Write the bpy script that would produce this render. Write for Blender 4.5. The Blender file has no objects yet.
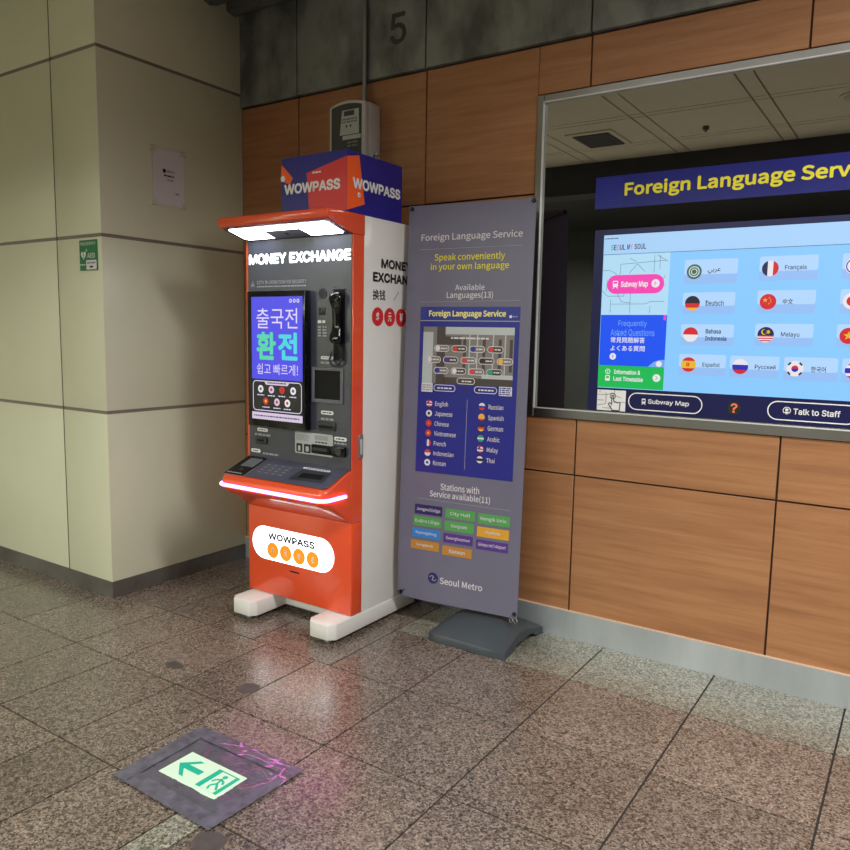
import bpy, bmesh, math, os, random
from mathutils import Vector
random.seed(7)
PI = math.pi
scene = bpy.context.scene
COL = scene.collection
scene.view_settings.view_transform = 'Standard'
scene.view_settings.look = 'None'
scene.view_settings.exposure = 0.08
scene.view_settings.gamma = 1.0
scene.view_settings.use_curve_mapping = False
scene.cycles.use_denoising = True
scene.cycles.max_bounces = 8
scene.cycles.sample_clamp_indirect = 6.0

# ------------------------------------------------------------------ materials
def lin(c):
    return tuple(((v / 255.0) / 12.92 if v / 255.0 <= 0.04045 else ((v / 255.0 + 0.055) / 1.055) ** 2.4) for v in c) + (1.0,)

def newmat(name):
    m = bpy.data.materials.new(name); m.use_nodes = True
    nt = m.node_tree
    return m, nt, nt.nodes['Principled BSDF']

def N(nt, t, **kw):
    n = nt.nodes.new(t)
    for k, v in kw.items():
        if k.startswith('_'): setattr(n, k[1:], v)
        else: n.inputs[k.replace('__', ' ')].default_value = v
    return n

def ramp(nt, stops, interp='LINEAR'):
    r = nt.nodes.new('ShaderNodeValToRGB'); r.color_ramp.interpolation = interp
    e = r.color_ramp.elements
    e[0].position, e[0].color = stops[0]
    e[1].position, e[1].color = stops[-1]
    for p, c in stops[1:-1]:
        x = e.new(p); x.color = c
    return r

def mat(name, rgb, rough=0.5, metal=0.0, emit=0.0, ergb=None, var=0.06, scale=6.0, coat=0.0, bump=0.0, spec=0.5):
    """plain paint / plastic / metal with a slight procedural mottling"""
    m, nt, b = newmat(name)
    base = lin(rgb)
    b.inputs['Roughness'].default_value = rough
    b.inputs['Metallic'].default_value = metal
    b.inputs['Specular IOR Level'].default_value = spec
    b.inputs['Coat Weight'].default_value = coat
    tc = N(nt, 'ShaderNodeTexCoord')
    no = N(nt, 'ShaderNodeTexNoise', Scale=scale, Detail=3.0)
    nt.links.new(tc.outputs['Object'], no.inputs['Vector'])
    lo = tuple(min(1, c * (1 - var)) for c in base[:3]) + (1,)
    hi = tuple(min(1, c * (1 + var)) for c in base[:3]) + (1,)
    r = ramp(nt, [(0.3, lo), (0.7, hi)])
    nt.links.new(no.outputs['Fac'], r.inputs['Fac'])
    nt.links.new(r.outputs['Color'], b.inputs['Base Color'])
    if bump:
        bp = N(nt, 'ShaderNodeBump', Strength=bump, Distance=0.01)
        nt.links.new(no.outputs['Fac'], bp.inputs['Height'])
        nt.links.new(bp.outputs['Normal'], b.inputs['Normal'])
    if emit:
        b.inputs['Emission Color'].default_value = lin(ergb or rgb)
        b.inputs['Emission Strength'].default_value = emit
    return m

def mat_granite(name, stops, tint=(1, 1, 1), rough=0.3):
    m, nt, b = newmat(name)
    tc = N(nt, 'ShaderNodeTexCoord')
    wob = N(nt, 'ShaderNodeTexNoise', Scale=90.0, Detail=2.0)
    nt.links.new(tc.outputs['Object'], wob.inputs['Vector'])
    add = N(nt, 'ShaderNodeVectorMath', _operation='MULTIPLY_ADD')
    add.inputs[1].default_value = (0.008, 0.008, 0.008)
    nt.links.new(wob.outputs['Color'], add.inputs[0]); nt.links.new(tc.outputs['Object'], add.inputs[2])
    vo = N(nt, 'ShaderNodeTexVoronoi', Scale=190.0)
    nt.links.new(add.outputs['Vector'], vo.inputs['Vector'])
    sep = N(nt, 'ShaderNodeSeparateColor'); nt.links.new(vo.outputs['Color'], sep.inputs['Color'])
    r = ramp(nt, stops, 'CONSTANT'); nt.links.new(sep.outputs['Red'], r.inputs['Fac'])
    # second coarser grain layer
    vo2 = N(nt, 'ShaderNodeTexVoronoi', Scale=105.0); nt.links.new(add.outputs['Vector'], vo2.inputs['Vector'])
    sep2 = N(nt, 'ShaderNodeSeparateColor'); nt.links.new(vo2.outputs['Color'], sep2.inputs['Color'])
    r2 = ramp(nt, [(0.0, (0.55, 0.53, 0.52, 1)), (0.18, (1, 1, 1, 1)), (0.8, (1.0, 1.0, 1.0, 1)), (0.88, (1.2, 1.19, 1.17, 1))], 'CONSTANT')
    nt.links.new(sep2.outputs['Green'], r2.inputs['Fac'])
    mul = N(nt, 'ShaderNodeMix', _data_type='RGBA', _blend_type='MULTIPLY'); mul.inputs['Factor'].default_value = 1.0
    nt.links.new(r.outputs['Color'], mul.inputs['A']); nt.links.new(r2.outputs['Color'], mul.inputs['B'])
    # per-slab tone and worn blotches
    geo = N(nt, 'ShaderNodeNewGeometry')
    mr = N(nt, 'ShaderNodeMapRange'); mr.inputs['To Min'].default_value = 0.86; mr.inputs['To Max'].default_value = 1.12
    nt.links.new(geo.outputs['Random Per Island'], mr.inputs['Value'])
    bl = N(nt, 'ShaderNodeTexNoise', Scale=2.2, Detail=5.0); nt.links.new(tc.outputs['Object'], bl.inputs['Vector'])
    mr2 = N(nt, 'ShaderNodeMapRange'); mr2.inputs['From Min'].default_value = 0.3; mr2.inputs['From Max'].default_value = 0.7
    mr2.inputs['To Min'].default_value = 0.84; mr2.inputs['To Max'].default_value = 1.12
    nt.links.new(bl.outputs['Fac'], mr2.inputs['Value'])
    mm = N(nt, 'ShaderNodeMath', _operation='MULTIPLY'); nt.links.new(mr.outputs['Result'], mm.inputs[0]); nt.links.new(mr2.outputs['Result'], mm.inputs[1])
    vm = N(nt, 'ShaderNodeVectorMath', _operation='SCALE'); nt.links.new(mul.outputs['Result'], vm.inputs[0]); nt.links.new(mm.outputs['Value'], vm.inputs['Scale'])
    vt = N(nt, 'ShaderNodeVectorMath', _operation='MULTIPLY'); nt.links.new(vm.outputs['Vector'], vt.inputs[0]); vt.inputs[1].default_value = tint
    nt.links.new(vt.outputs['Vector'], b.inputs['Base Color'])
    rr = N(nt, 'ShaderNodeMapRange'); rr.inputs['To Min'].default_value = rough - 0.06; rr.inputs['To Max'].default_value = rough + 0.08
    nt.links.new(bl.outputs['Fac'], rr.inputs['Value']); nt.links.new(rr.outputs['Result'], b.inputs['Roughness'])
    b.inputs['Coat Weight'].default_value = 0.6; b.inputs['Coat Roughness'].default_value = 0.27   # waxed
    bp = N(nt, 'ShaderNodeBump', Strength=0.10, Distance=0.002)
    nt.links.new(sep.outputs['Red'], bp.inputs['Height']); nt.links.new(bp.outputs['Normal'], b.inputs['Normal'])
    return m

def mat_wood(name):
    m, nt, b = newmat(name)
    tc = N(nt, 'ShaderNodeTexCoord')
    geo = N(nt, 'ShaderNodeNewGeometry')
    off = N(nt, 'ShaderNodeVectorMath', _operation='MULTIPLY_ADD')
    cmb = N(nt, 'ShaderNodeCombineXYZ')
    nt.links.new(geo.outputs['Random Per Island'], cmb.inputs['X']); nt.links.new(geo.outputs['Random Per Island'], cmb.inputs['Z'])
    nt.links.new(cmb.outputs['Vector'], off.inputs[0]); off.inputs[1].default_value = (37.0, 0, 19.0)
    nt.links.new(tc.outputs['Object'], off.inputs[2])
    mp = N(nt, 'ShaderNodeMapping'); mp.inputs['Scale'].default_value = (0.9, 1.0, 16.0)
    nt.links.new(off.outputs['Vector'], mp.inputs['Vector'])
    n1 = N(nt, 'ShaderNodeTexNoise', Scale=1.6, Detail=8.0, Roughness=0.62, Distortion=0.35)
    nt.links.new(mp.outputs['Vector'], n1.inputs['Vector'])
    mp2 = N(nt, 'ShaderNodeMapping'); mp2.inputs['Scale'].default_value = (4.0, 1.0, 150.0)
    nt.links.new(off.outputs['Vector'], mp2.inputs['Vector'])
    n2 = N(nt, 'ShaderNodeTexNoise', Scale=1.0, Detail=3.0)
    nt.links.new(mp2.outputs['Vector'], n2.inputs['Vector'])
    r = ramp(nt, [(0.25, lin((138, 92, 58))), (0.48, lin((158, 109, 71))), (0.62, lin((166, 118, 78))), (0.8, lin((173, 126, 86)))])
    nt.links.new(n1.outputs['Fac'], r.inputs['Fac'])
    r2 = ramp(nt, [(0.30, (0.88, 0.86, 0.84, 1)), (0.55, (1.02, 1.02, 1.02, 1))])
    nt.links.new(n2.outputs['Fac'], r2.inputs['Fac'])
    mul = N(nt, 'ShaderNodeMix', _data_type='RGBA', _blend_type='MULTIPLY'); mul.inputs['Factor'].default_value = 0.8
    nt.links.new(r.outputs['Color'], mul.inputs['A']); nt.links.new(r2.outputs['Color'], mul.inputs['B'])
    nt.links.new(mul.outputs['Result'], b.inputs['Base Color'])
    b.inputs['Roughness'].default_value = 0.42
    return m

def mat_stain(name, rgb, dark, rough, lo=0.42, hi=0.62, scale=3.0, metal=0.0, stretch=(1, 1, 1)):
    """a surface with cloudy stains of its own"""
    m, nt, b = newmat(name)
    tc = N(nt, 'ShaderNodeTexCoord'); mp = N(nt, 'ShaderNodeMapping'); mp.inputs['Scale'].default_value = stretch
    nt.links.new(tc.outputs['Object'], mp.inputs['Vector'])
    n1 = N(nt, 'ShaderNodeTexNoise', Scale=scale, Detail=7.0, Roughness=0.6); nt.links.new(mp.outputs['Vector'], n1.inputs['Vector'])
    r = ramp(nt, [(lo, lin(dark)), (hi, lin(rgb))]); nt.links.new(n1.outputs['Fac'], r.inputs['Fac'])
    nt.links.new(r.outputs['Color'], b.inputs['Base Color'])
    b.inputs['Roughness'].default_value = rough; b.inputs['Metallic'].default_value = metal
    return m

def mat_glass_dark(name):
    """dark tinted one-way glazing: part mirror, part see-through"""
    m, nt, b = newmat(name)
    nt.nodes.remove(b)
    out = nt.nodes['Material Output']
    g = N(nt, 'ShaderNodeBsdfGlossy', Roughness=0.012); g.inputs['Color'].default_value = (0.86, 0.88, 0.86, 1)
    t = N(nt, 'ShaderNodeBsdfTransparent'); t.inputs['Color'].default_value = (0.25, 0.27, 0.28, 1)
    mx = N(nt, 'ShaderNodeMixShader'); mx.inputs['Fac'].default_value = 0.55
    nt.links.new(t.outputs[0], mx.inputs[1]); nt.links.new(g.outputs[0], mx.inputs[2])
    nt.links.new(mx.outputs[0], out.inputs['Surface'])
    return m

def mat_film(name):
    m = mat(name, (84, 82, 94), rough=0.25, var=0.25, scale=14.0, coat=0.6)
    nt = m.node_tree; b = nt.nodes['Principled BSDF']
    tc = N(nt, 'ShaderNodeTexCoord'); n = N(nt, 'ShaderNodeTexNoise', Scale=13.0, Detail=3.0, Distortion=1.2)
    nt.links.new(tc.outputs['Object'], n.inputs['Vector'])
    bp = N(nt, 'ShaderNodeBump', Strength=0.35, Distance=0.02); nt.links.new(n.outputs['Fac'], bp.inputs['Height'])
    nt.links.new(bp.outputs['Normal'], b.inputs['Normal'])
    nt.links.new(bp.outputs['Normal'], b.inputs['Coat Normal'])
    b.inputs['Coat Roughness'].default_value = 0.12
    return m

g_brown = [(0.0, lin((84, 76, 70))), (0.20, lin((122, 110, 102))), (0.45, lin((142, 129, 119))), (0.68, lin((156, 143, 133))), (0.88, lin((172, 160, 151)))]
g_grey = [(0.0, lin((84, 82, 74))), (0.18, lin((128, 126, 114))), (0.45, lin((150, 148, 136))), (0.7, lin((170, 168, 154))), (0.9, lin((190, 188, 176)))]
M = dict(
    granite=mat_granite('brown granite', g_brown, (0.67, 0.64, 0.61), 0.25),
    granite_grey=mat_granite('grey granite', g_grey, (0.80, 0.80, 0.78), 0.32),
    grout=mat('dark grout', (38, 33, 30), 0.8),
    patch=mat('dark worn patch', (74, 68, 66), 0.5, var=0.2, scale=30),
    wood=mat_wood('veneer panel'),
    gap=mat('panel gap', (62, 36, 24), 0.7),
    cream=mat_stain('cream enamel panel', (207, 208, 182), (196, 196, 171), 0.36, 0.2, 0.75, 1.2),
    joint=mat('grey joint filler', (122, 114, 104), 0.6),
    vjoint=mat('dark joint', (66, 62, 48), 0.6),
    stone=mat_stain('weathered stone panel', (128, 132, 126), (80, 82, 78), 0.36, 0.36, 0.56, 4.0, stretch=(1, 1, 0.55)),
    black=mat('black', (7, 7, 9), 0.55, spec=0.25),
    sidepanel=mat('dark display panel', (58, 61, 64), 0.35),
    blackgloss=mat('black gloss', (10, 11, 13), 0.15),
    steel=mat_stain('brushed steel kick plate', (188, 194, 196), (150, 156, 158), 0.34, 0.3, 0.7, 2.0, metal=0.45, stretch=(1, 1, 0.3)),
    steeldark=mat_stain('dull steel', (118, 114, 108), (88, 84, 80), 0.4, 0.35, 0.65, 3.0, metal=0.4),
    chrome=mat('chrome frame', (158, 158, 154), 0.32, metal=1.0),
    lip=mat('bright inner lip', (216, 218, 216), 0.3, metal=0.3),
    lightedge=mat('pale edge', (200, 178, 156), 0.4),
    white=mat('white painted steel', (214, 213, 208), 0.28, var=0.02, coat=0.2),
    orange=mat('orange paint', (222, 74, 26), 0.38, var=0.03, coat=0.8),
    charcoal=mat('charcoal panel', (62, 64, 78), 0.24, var=0.04, coat=0.2),
    charcoal2=mat('charcoal console', (74, 74, 90), 0.3, var=0.04),
    darkgrey=mat('dark grey plastic', (46, 47, 54), 0.4),
    midgrey=mat('mid grey plastic', (96, 97, 104), 0.4),
    lightgrey=mat('light grey plastic', (176, 178, 178), 0.45),
    printwhite=mat('white print', (228, 228, 228), 0.5, var=0.02),
    printgrey=mat('grey print', (150, 152, 158), 0.5),
    printblack=mat('black print', (20, 20, 22), 0.5),
    printred=mat('red print', (206, 34, 36), 0.5),
    printorange=mat('orange print', (246, 130, 20), 0.5),
    navy=mat('navy vinyl', (20, 24, 110), 0.3, var=0.05),
    navydark=mat('dark navy bezel', (17, 20, 74), 0.3, var=0.05),
    navybox=mat('navy box print', (28, 26, 128), 0.35, var=0.05),
    redprint=mat('crimson card print', (206, 48, 52), 0.35, var=0.06),
    orangecard=mat('orange card print', (240, 92, 34), 0.35, var=0.06),
    poster=mat('slate poster vinyl', (103, 101, 120), 0.34, var=0.03),
    posternavy=mat('poster navy', (30, 34, 128), 0.34, var=0.03),
    posterblue=mat('poster blue', (34, 46, 136), 0.34),
    yellow=mat('yellow print', (226, 216, 44), 0.5, var=0.03),
    paleyellow=mat('pale yellow print', (232, 224, 130), 0.5),
    base_rubber=mat('slate plastic base', (58, 65, 70), 0.42, var=0.05),
    paper=mat('white paper', (206, 200, 204), 0.7, var=0.02),
    tape=mat('clear tape', (196, 190, 168), 0.25),
    green=mat('green sign', (20, 112, 66), 0.4),
    meterbox=mat('grey plastic box', (186, 184, 178), 0.4, var=0.03),
    meterdark=mat('smoked window', (52, 56, 54), 0.2),
    meterface=mat('meter face', (176, 180, 174), 0.5),
    pipe=mat('galvanised pipe', (140, 142, 142), 0.4, metal=0.6),
    traymetal=mat('painted tray metal', (92, 94, 90), 0.45),
    ceil=mat('ceiling panel', (206, 202, 184), 0.55, var=0.02),
    ceilgap=mat('ceiling joint', (84, 82, 74), 0.7),
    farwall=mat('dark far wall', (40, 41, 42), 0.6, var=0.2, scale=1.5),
    beam=mat('dark beam', (52, 54, 58), 0.5),
    glass=mat_glass_dark('dark one-way glass'),
    voidm=mat('dark room', (30, 30, 30), 0.7),
    film=mat_film('smoked plastic sheet'),
    filmtape=mat('smoked tape', (90, 88, 102), 0.24, var=0.3, scale=26, coat=0.6, bump=0.5),
    # things that give off light
    e_lamp=mat('lamp diffuser', (235, 245, 250), 0.4, emit=13.0, ergb=(236, 244, 255)),
    e_led=mat('pink light strip', (255, 200, 220), 0.4, emit=11.0, ergb=(255, 108, 236)),
    e_white=mat('lit sign white', (250, 250, 250), 0.4, emit=2.5, ergb=(246, 253, 255)),
    e_coin=mat('lit coin orange', (246, 130, 20), 0.5, emit=0.75, ergb=(255, 132, 12)),
    e_signgrey=mat('lit sign grey', (40, 42, 50), 0.5, emit=0.04, ergb=(120, 120, 140)),
    e_text=mat('lit letters', (250, 250, 250), 0.4, emit=1.12, ergb=(246, 246, 255)),
    e_blue=mat('screen blue', (20, 20, 40), 0.3, emit=0.85, ergb=(74, 70, 236)),
    e_pinkwhite=mat('screen pale pink', (40, 40, 40), 0.3, emit=0.8, ergb=(226, 206, 232)),
    e_lilac=mat('screen lilac text', (40, 40, 40), 0.3, emit=0.9, ergb=(226, 214, 250)),
    e_teal=mat('screen teal text', (40, 40, 40), 0.3, emit=0.9, ergb=(74, 214, 168)),
    e_cyan=mat('screen cyan text', (40, 40, 40), 0.3, emit=0.9, ergb=(58, 214, 226)),
    e_scrdark=mat('screen dark', (12, 14, 24), 0.25, emit=0.02, ergb=(60, 60, 90)),
    e_scrred=mat('screen red', (60, 10, 10), 0.3, emit=0.6, ergb=(214, 40, 48)),
    e_scrwhite=mat('screen white', (60, 60, 60), 0.3, emit=0.8, ergb=(244, 240, 246)),
    e_sky=mat('screen sky blue', (60, 80, 100), 0.3, emit=0.85, ergb=(132, 198, 254)),
    e_skyhead=mat('screen header', (60, 80, 100), 0.3, emit=0.85, ergb=(168, 208, 248)),
    e_button=mat('screen button', (60, 80, 100), 0.3, emit=0.85, ergb=(178, 212, 252)),
    e_buttonlow=mat('screen button shade', (60, 80, 100), 0.3, emit=0.82, ergb=(148, 188, 244)),
    e_map=mat('screen map', (60, 80, 100), 0.3, emit=0.85, ergb=(178, 220, 244)),
    e_ink=mat('screen ink', (20, 24, 44), 0.4, emit=0.10, ergb=(60, 70, 120)),
    e_line=mat('screen line', (20, 24, 44), 0.4, emit=0.35, ergb=(96, 120, 160)),
    e_royal=mat('screen royal blue', (6, 20, 60), 0.3, emit=0.85, ergb=(18, 82, 246)),
    e_paleblue=mat('screen pale blue text', (30, 40, 60), 0.3, emit=0.8, ergb=(120, 176, 255)),
    e_green=mat('screen green', (6, 40, 20), 0.3, emit=0.85, ergb=(20, 188, 84)),
    e_pink=mat('screen pink', (60, 10, 40), 0.3, emit=0.9, ergb=(244, 64, 178)),
    e_flagred=mat('screen flag red', (60, 10, 10), 0.3, emit=0.8, ergb=(220, 36, 48)),
    e_flagblue=mat('screen flag blue', (10, 10, 40), 0.3, emit=0.8, ergb=(40, 44, 190)),
    e_flagnavy=mat('screen flag navy', (10, 10, 30), 0.3, emit=0.7, ergb=(34, 36, 86)),
    e_flaggreen=mat('screen flag green', (10, 30, 20), 0.3, emit=0.7, ergb=(58, 118, 104)),
    e_flaggold=mat('screen flag gold', (50, 40, 10), 0.3, emit=0.8, ergb=(246, 192, 44)),
    e_flagblack=mat('screen flag black', (10, 10, 20), 0.3, emit=0.5, ergb=(44, 38, 60)),
    e_exit=mat('lit exit panel', (120, 136, 118), 0.3, emit=0.66, ergb=(226, 250, 222)),
    e_exitgreen=mat('lit exit green', (10, 110, 90), 0.3, emit=0.55, ergb=(20, 196, 156)),
    orange_q=mat('orange mark', (240, 120, 80), 0.4),
)
for k, rgb in dict(p_green=(76, 150, 78), p_purple=(78, 44, 130), p_navy=(34, 28, 92), p_sky=(38, 122, 200), p_amber=(206, 150, 44), p_bronze=(176, 122, 46),
                   f_red=(202, 52, 48), f_white=(214, 210, 214), f_blue=(44, 50, 140), f_gold=(224, 170, 60), f_green=(44, 148, 110), f_black=(34, 30, 34),
                   ph_pale=(176, 184, 184), ph_mid=(120, 116, 112), ph_dark=(66, 58, 54)).items():
    M[k] = mat('print ' + k[2:], rgb, 0.4, var=0.03)

# ------------------------------------------------------------------ objects
OFF = {}
def setp(o, label=None, cat=None, group=None, kind=None):
    if label: o['label'] = label
    if cat: o['category'] = cat
    if group: o['group'] = group
    if kind: o['kind'] = kind
    return o

def thing(name, loc, label, cat, group=None):
    o = bpy.data.objects.new(name, None); COL.objects.link(o)
    o.empty_display_size = 0.1
    o.location = loc; OFF[o.name] = Vector(loc)
    return setp(o, label, cat, group)

class Plane:
    def __init__(s, o, u, v):
        s.o = Vector(o); s.u = Vector(u).normalized(); s.v = Vector(v).normalized(); s.n = s.u.cross(s.v)
    def p(s, a, b, k=0): return s.o + s.u * a + s.v * b + s.n * (k * 0.0006)

# glyphs
FONTS = {}
try:
    _d = os.path.join(bpy.utils.resource_path('LOCAL'), 'datafiles', 'fonts')
    FONTS['sans'] = bpy.data.fonts.load(os.path.join(_d, 'Inter.woff2'))
except Exception:
    FONTS['sans'] = None
try:
    FONTS['cjk'] = bpy.data.fonts.load(os.path.join(_d, 'Noto Sans CJK Regular.woff2'))
except Exception:
    FONTS['cjk'] = None
GL = {}
def glyphs(body, weight=0.0, font='sans'):
    weight = 0; key = (body, weight, font)
    if key not in GL:
        c = bpy.data.curves.new('glyph', 'FONT'); c.body = body; c.resolution_u = 4
        c.space_line = 0.85
        if FONTS.get(font): c.font = FONTS[font]
        o = bpy.data.objects.new('glyph', c); COL.objects.link(o)
        bpy.context.view_layer.update()
        ev = o.evaluated_get(bpy.context.evaluated_depsgraph_get())
        me = ev.to_mesh()
        vs = [(v.co.x, v.co.y) for v in me.vertices]; fs = [tuple(p.vertices) for p in me.polygons]
        ev.to_mesh_clear()
        bpy.data.objects.remove(o); bpy.data.curves.remove(c)
        GL[key] = (vs, fs)
    return GL[key]
def glyph_w(body, weight=0.0, font='sans'):
    vs, _ = glyphs(body, weight, font); xs = [v[0] for v in vs]; return max(xs) - min(xs)

class MB:
    def __init__(s): s.v = []; s.f = []; s.m = []; s.mats = []; s.sm = []
    def mi(s, m):
        m = M[m] if isinstance(m, str) else m
        if m not in s.mats: s.mats.append(m)
        return s.mats.index(m)
    def raw(s, vs, fs, m, smooth=False):
        b = len(s.v); i = s.mi(m)
        s.v += [Vector(v) for v in vs]
        for f in fs: s.f.append(tuple(b + k for k in f)); s.m.append(i); s.sm.append(smooth)
        return s
    def bm(s, b, m, smooth=False):
        b.verts.index_update()
        s.raw([v.co.copy() for v in b.verts], [[v.index for v in f.verts] for f in b.faces], m, smooth); b.free(); return s
    def box(s, x0, x1, y0, y1, z0, z1, m, bev=0.0, seg=2):
        b = bmesh.new(); bmesh.ops.create_cube(b, size=1.0)
        for v in b.verts:
            v.co = Vector((x0 if v.co.x < 0 else x1, y0 if v.co.y < 0 else y1, z0 if v.co.z < 0 else z1))
        if bev: bmesh.ops.bevel(b, geom=b.edges[:], offset=bev, segments=seg, affect='EDGES', profile=0.5)
        return s.bm(b, m, bool(bev))
    def prism(s, pts, axis, a0, a1, m, bev=0.0, seg=2):
        """extrude a 2-D outline along an axis ('x': pts are (y,z); 'z': pts are (x,y); 'y': pts are (x,z))"""
        def P(q, a):
            return {'x': (a, q[0], q[1]), 'z': (q[0], q[1], a), 'y': (q[0], a, q[1])}[axis]
        b = bmesh.new()
        A = [b.verts.new(P(q, a0)) for q in pts]; B = [b.verts.new(P(q, a1)) for q in pts]
        n = len(pts)
        b.faces.new(A); b.faces.new(B[::-1])
        for i in range(n): b.faces.new([A[i], B[i], B[(i + 1) % n], A[(i + 1) % n]])
        bmesh.ops.recalc_face_normals(b, faces=b.faces[:])
        if bev: bmesh.ops.bevel(b, geom=b.edges[:], offset=bev, segments=seg, affect='EDGES', profile=0.5)
        return s.bm(b, m, bool(bev))
    def loft(s, rings, m, cap=True, smooth=True, closed=True):
        n = len(rings[0]); vs = [p for r in rings for p in r]; fs = []
        for i in range(len(rings) - 1):
            for j in range(n if closed else n - 1):
                k = (j + 1) % n
                fs.append((i * n + j, i * n + k, (i + 1) * n + k, (i + 1) * n + j))
        if cap: fs += [tuple(range(n))[::-1], tuple(range((len(rings) - 1) * n, len(rings) * n))]
        return s.raw(vs, fs, m, smooth)
    def tube(s, path, r, m, seg=10, cap=True):
        path = [Vector(p) for p in path]; rings = []
        rr = r if isinstance(r, (list, tuple)) else [r] * len(path)
        up = Vector((0.13, 0.31, 0.94))
        for i, p in enumerate(path):
            t = (path[min(i + 1, len(path) - 1)] - path[max(i - 1, 0)]).normalized()
            a = t.cross(up)
            if a.length < 0.1: a = t.cross(Vector((1, 0, 0)))
            a.normalize(); b = t.cross(a)
            rings.append([p + (a * math.cos(2 * PI * k / seg) + b * math.sin(2 * PI * k / seg)) * rr[i] for k in range(seg)])
        return s.loft(rings, m, cap)
    # flat print on a plane
    def poly(s, pl, pts, m, k=1):
        n = len(pts)
        return s.raw([pl.p(a, b, k) for a, b in pts], [tuple(range(n))], m)
    def rect(s, pl, a0, b0, a1, b1, m, k=1):
        a0, a1 = min(a0, a1), max(a0, a1); b0, b1 = min(b0, b1), max(b0, b1)
        return s.poly(pl, [(a0, b0), (a1, b0), (a1, b1), (a0, b1)], m, k)
    def rrect(s, pl, a0, b0, a1, b1, r, m, k=1): return s.poly(pl, rr_pts(a0, b0, a1, b1, r), m, k)
    def disc(s, pl, a, b, ra, m, k=1, rb=None, n=28):
        rb = rb or ra
        return s.poly(pl, [(a + ra * math.cos(2 * PI * i / n), b + rb * math.sin(2 * PI * i / n)) for i in range(n)], m, k)
    def ring(s, pl, outer, w, m, k=1):
        """outline of width w just inside a closed outline"""
        n = len(outer); inn = []
        cx = sum(p[0] for p in outer) / n; cy = sum(p[1] for p in outer) / n
        for i in range(n):
            a, p, c = Vector(outer[i - 1]), Vector(outer[i]), Vector(outer[(i + 1) % n])
            t = (c - a)
            if t.length < 1e-9: t = Vector((1, 0))
            t.normalize(); inn.append((p.x - t.y * w, p.y + t.x * w))
        fs = [(i, (i + 1) % n, n + (i + 1) % n, n + i) for i in range(n)]
        return s.raw([pl.p(a, b, k) for a, b in list(outer) + inn], fs, m)
    def line(s, pl, pts, w, m, k=1):
        for (a0, b0), (a1, b1) in zip(pts, pts[1:]):
            t = Vector((a1 - a0, b1 - b0))
            if t.length < 1e-9: continue
            t.normalize(); nx, ny = -t.y * w / 2, t.x * w / 2
            s.poly(pl, [(a0 - nx, b0 - ny), (a1 - nx, b1 - ny), (a1 + nx, b1 + ny), (a0 + nx, b0 + ny)], m, k)
        return s
    def text(s, pl, body, a0, b0, a1, b1, m, k=2, weight=0.0, font='sans'):
        """lettering whose ink fills the box a0..a1, b0..b1; a1 None keeps the natural width"""
        vs, fs = glyphs(body, weight, font)
        if not vs: return s
        x0 = min(v[0] for v in vs); x1 = max(v[0] for v in vs); y0 = min(v[1] for v in vs); y1 = max(v[1] for v in vs)
        r = max(0.0, weight) * 1.25 * (b1 - b0)      # strokes thickened by r all round
        a0 += r; a1 -= r; b0 += r; b1 -= r
        sy = (b1 - b0) / (y1 - y0); sx = (a1 - a0) / (x1 - x0)
        ds = [(0, 0)] + ([(r * math.cos(PI * i / 4), r * math.sin(PI * i / 4)) for i in range(8)] if r else [])
        for j, (dx, dy) in enumerate(ds):
            s.raw([pl.p(a0 + dx + (x - x0) * sx, b0 + dy + (y - y0) * sy, k + 0.05 * j) for x, y in vs], fs, m)
        return s
    def bars(s, pl, a0, b0, a1, b1, rows, m, k=2, seed=1):
        """rows of very small illegible print"""
        R = random.Random(seed); h = (b1 - b0) / rows
        for i in range(rows):
            y = b0 + h * i; a = a0
            while a < a1 - 0.001:
                w = min(R.uniform(0.5, 1.6) * h * 1.4, a1 - a)
                s.rect(pl, a, y + h * 0.2, a + w, y + h * 0.8, m, k); a += w + h * 0.35
        return s
    def flag(s, pl, a, b, r, stripes, k=2, vertical=False, n=24):
        """round flag: stripes = [(fraction from top/left, material)...]"""
        pos = 0.0
        for frac, m in stripes:
            lo, hi = pos, pos + frac; pos = hi
            t0, t1 = 1 - 2 * lo, 1 - 2 * hi
            a0, a1 = math.acos(max(-1, min(1, t0))), math.acos(max(-1, min(1, t1)))
            arc = [a0 + (a1 - a0) * i / 10 for i in range(11)]
            pts = [(math.sin(q), math.cos(q)) for q in arc] + [(-math.sin(q), math.cos(q)) for q in arc[::-1]]
            # drop doubled poles
            out = []
            for p in pts:
                if not out or (abs(p[0] - out[-1][0]) + abs(p[1] - out[-1][1])) > 1e-6: out.append(p)
            if abs(out[0][0] - out[-1][0]) + abs(out[0][1] - out[-1][1]) < 1e-6: out.pop()
            if vertical: out = [(-y, x) for x, y in out]
            s.poly(pl, [(a + x * r, b + y * r) for x, y in out][::-1], m, k)
        return s
    def build(s, name, parent=None, loc=None, label=None, cat=None, group=None, kind=None):
        if parent is not None: off = OFF[parent.name]
        else: off = Vector(loc) if loc is not None else Vector((0, 0, 0))
        me = bpy.data.meshes.new(name)
        me.from_pydata([v - off for v in s.v], [], s.f)
        for m in s.mats: me.materials.append(m)
        me.polygons.foreach_set('material_index', s.m)
        me.polygons.foreach_set('use_smooth', s.sm)
        me.update(); me.validate()
        if any(s.sm): me.set_sharp_from_angle(angle=math.radians(38))
        o = bpy.data.objects.new(name, me); COL.objects.link(o)
        if parent is not None: o.parent = parent
        else: o.location = off
        OFF[o.name] = off.copy()
        return setp(o, label, cat, group, kind)

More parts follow.
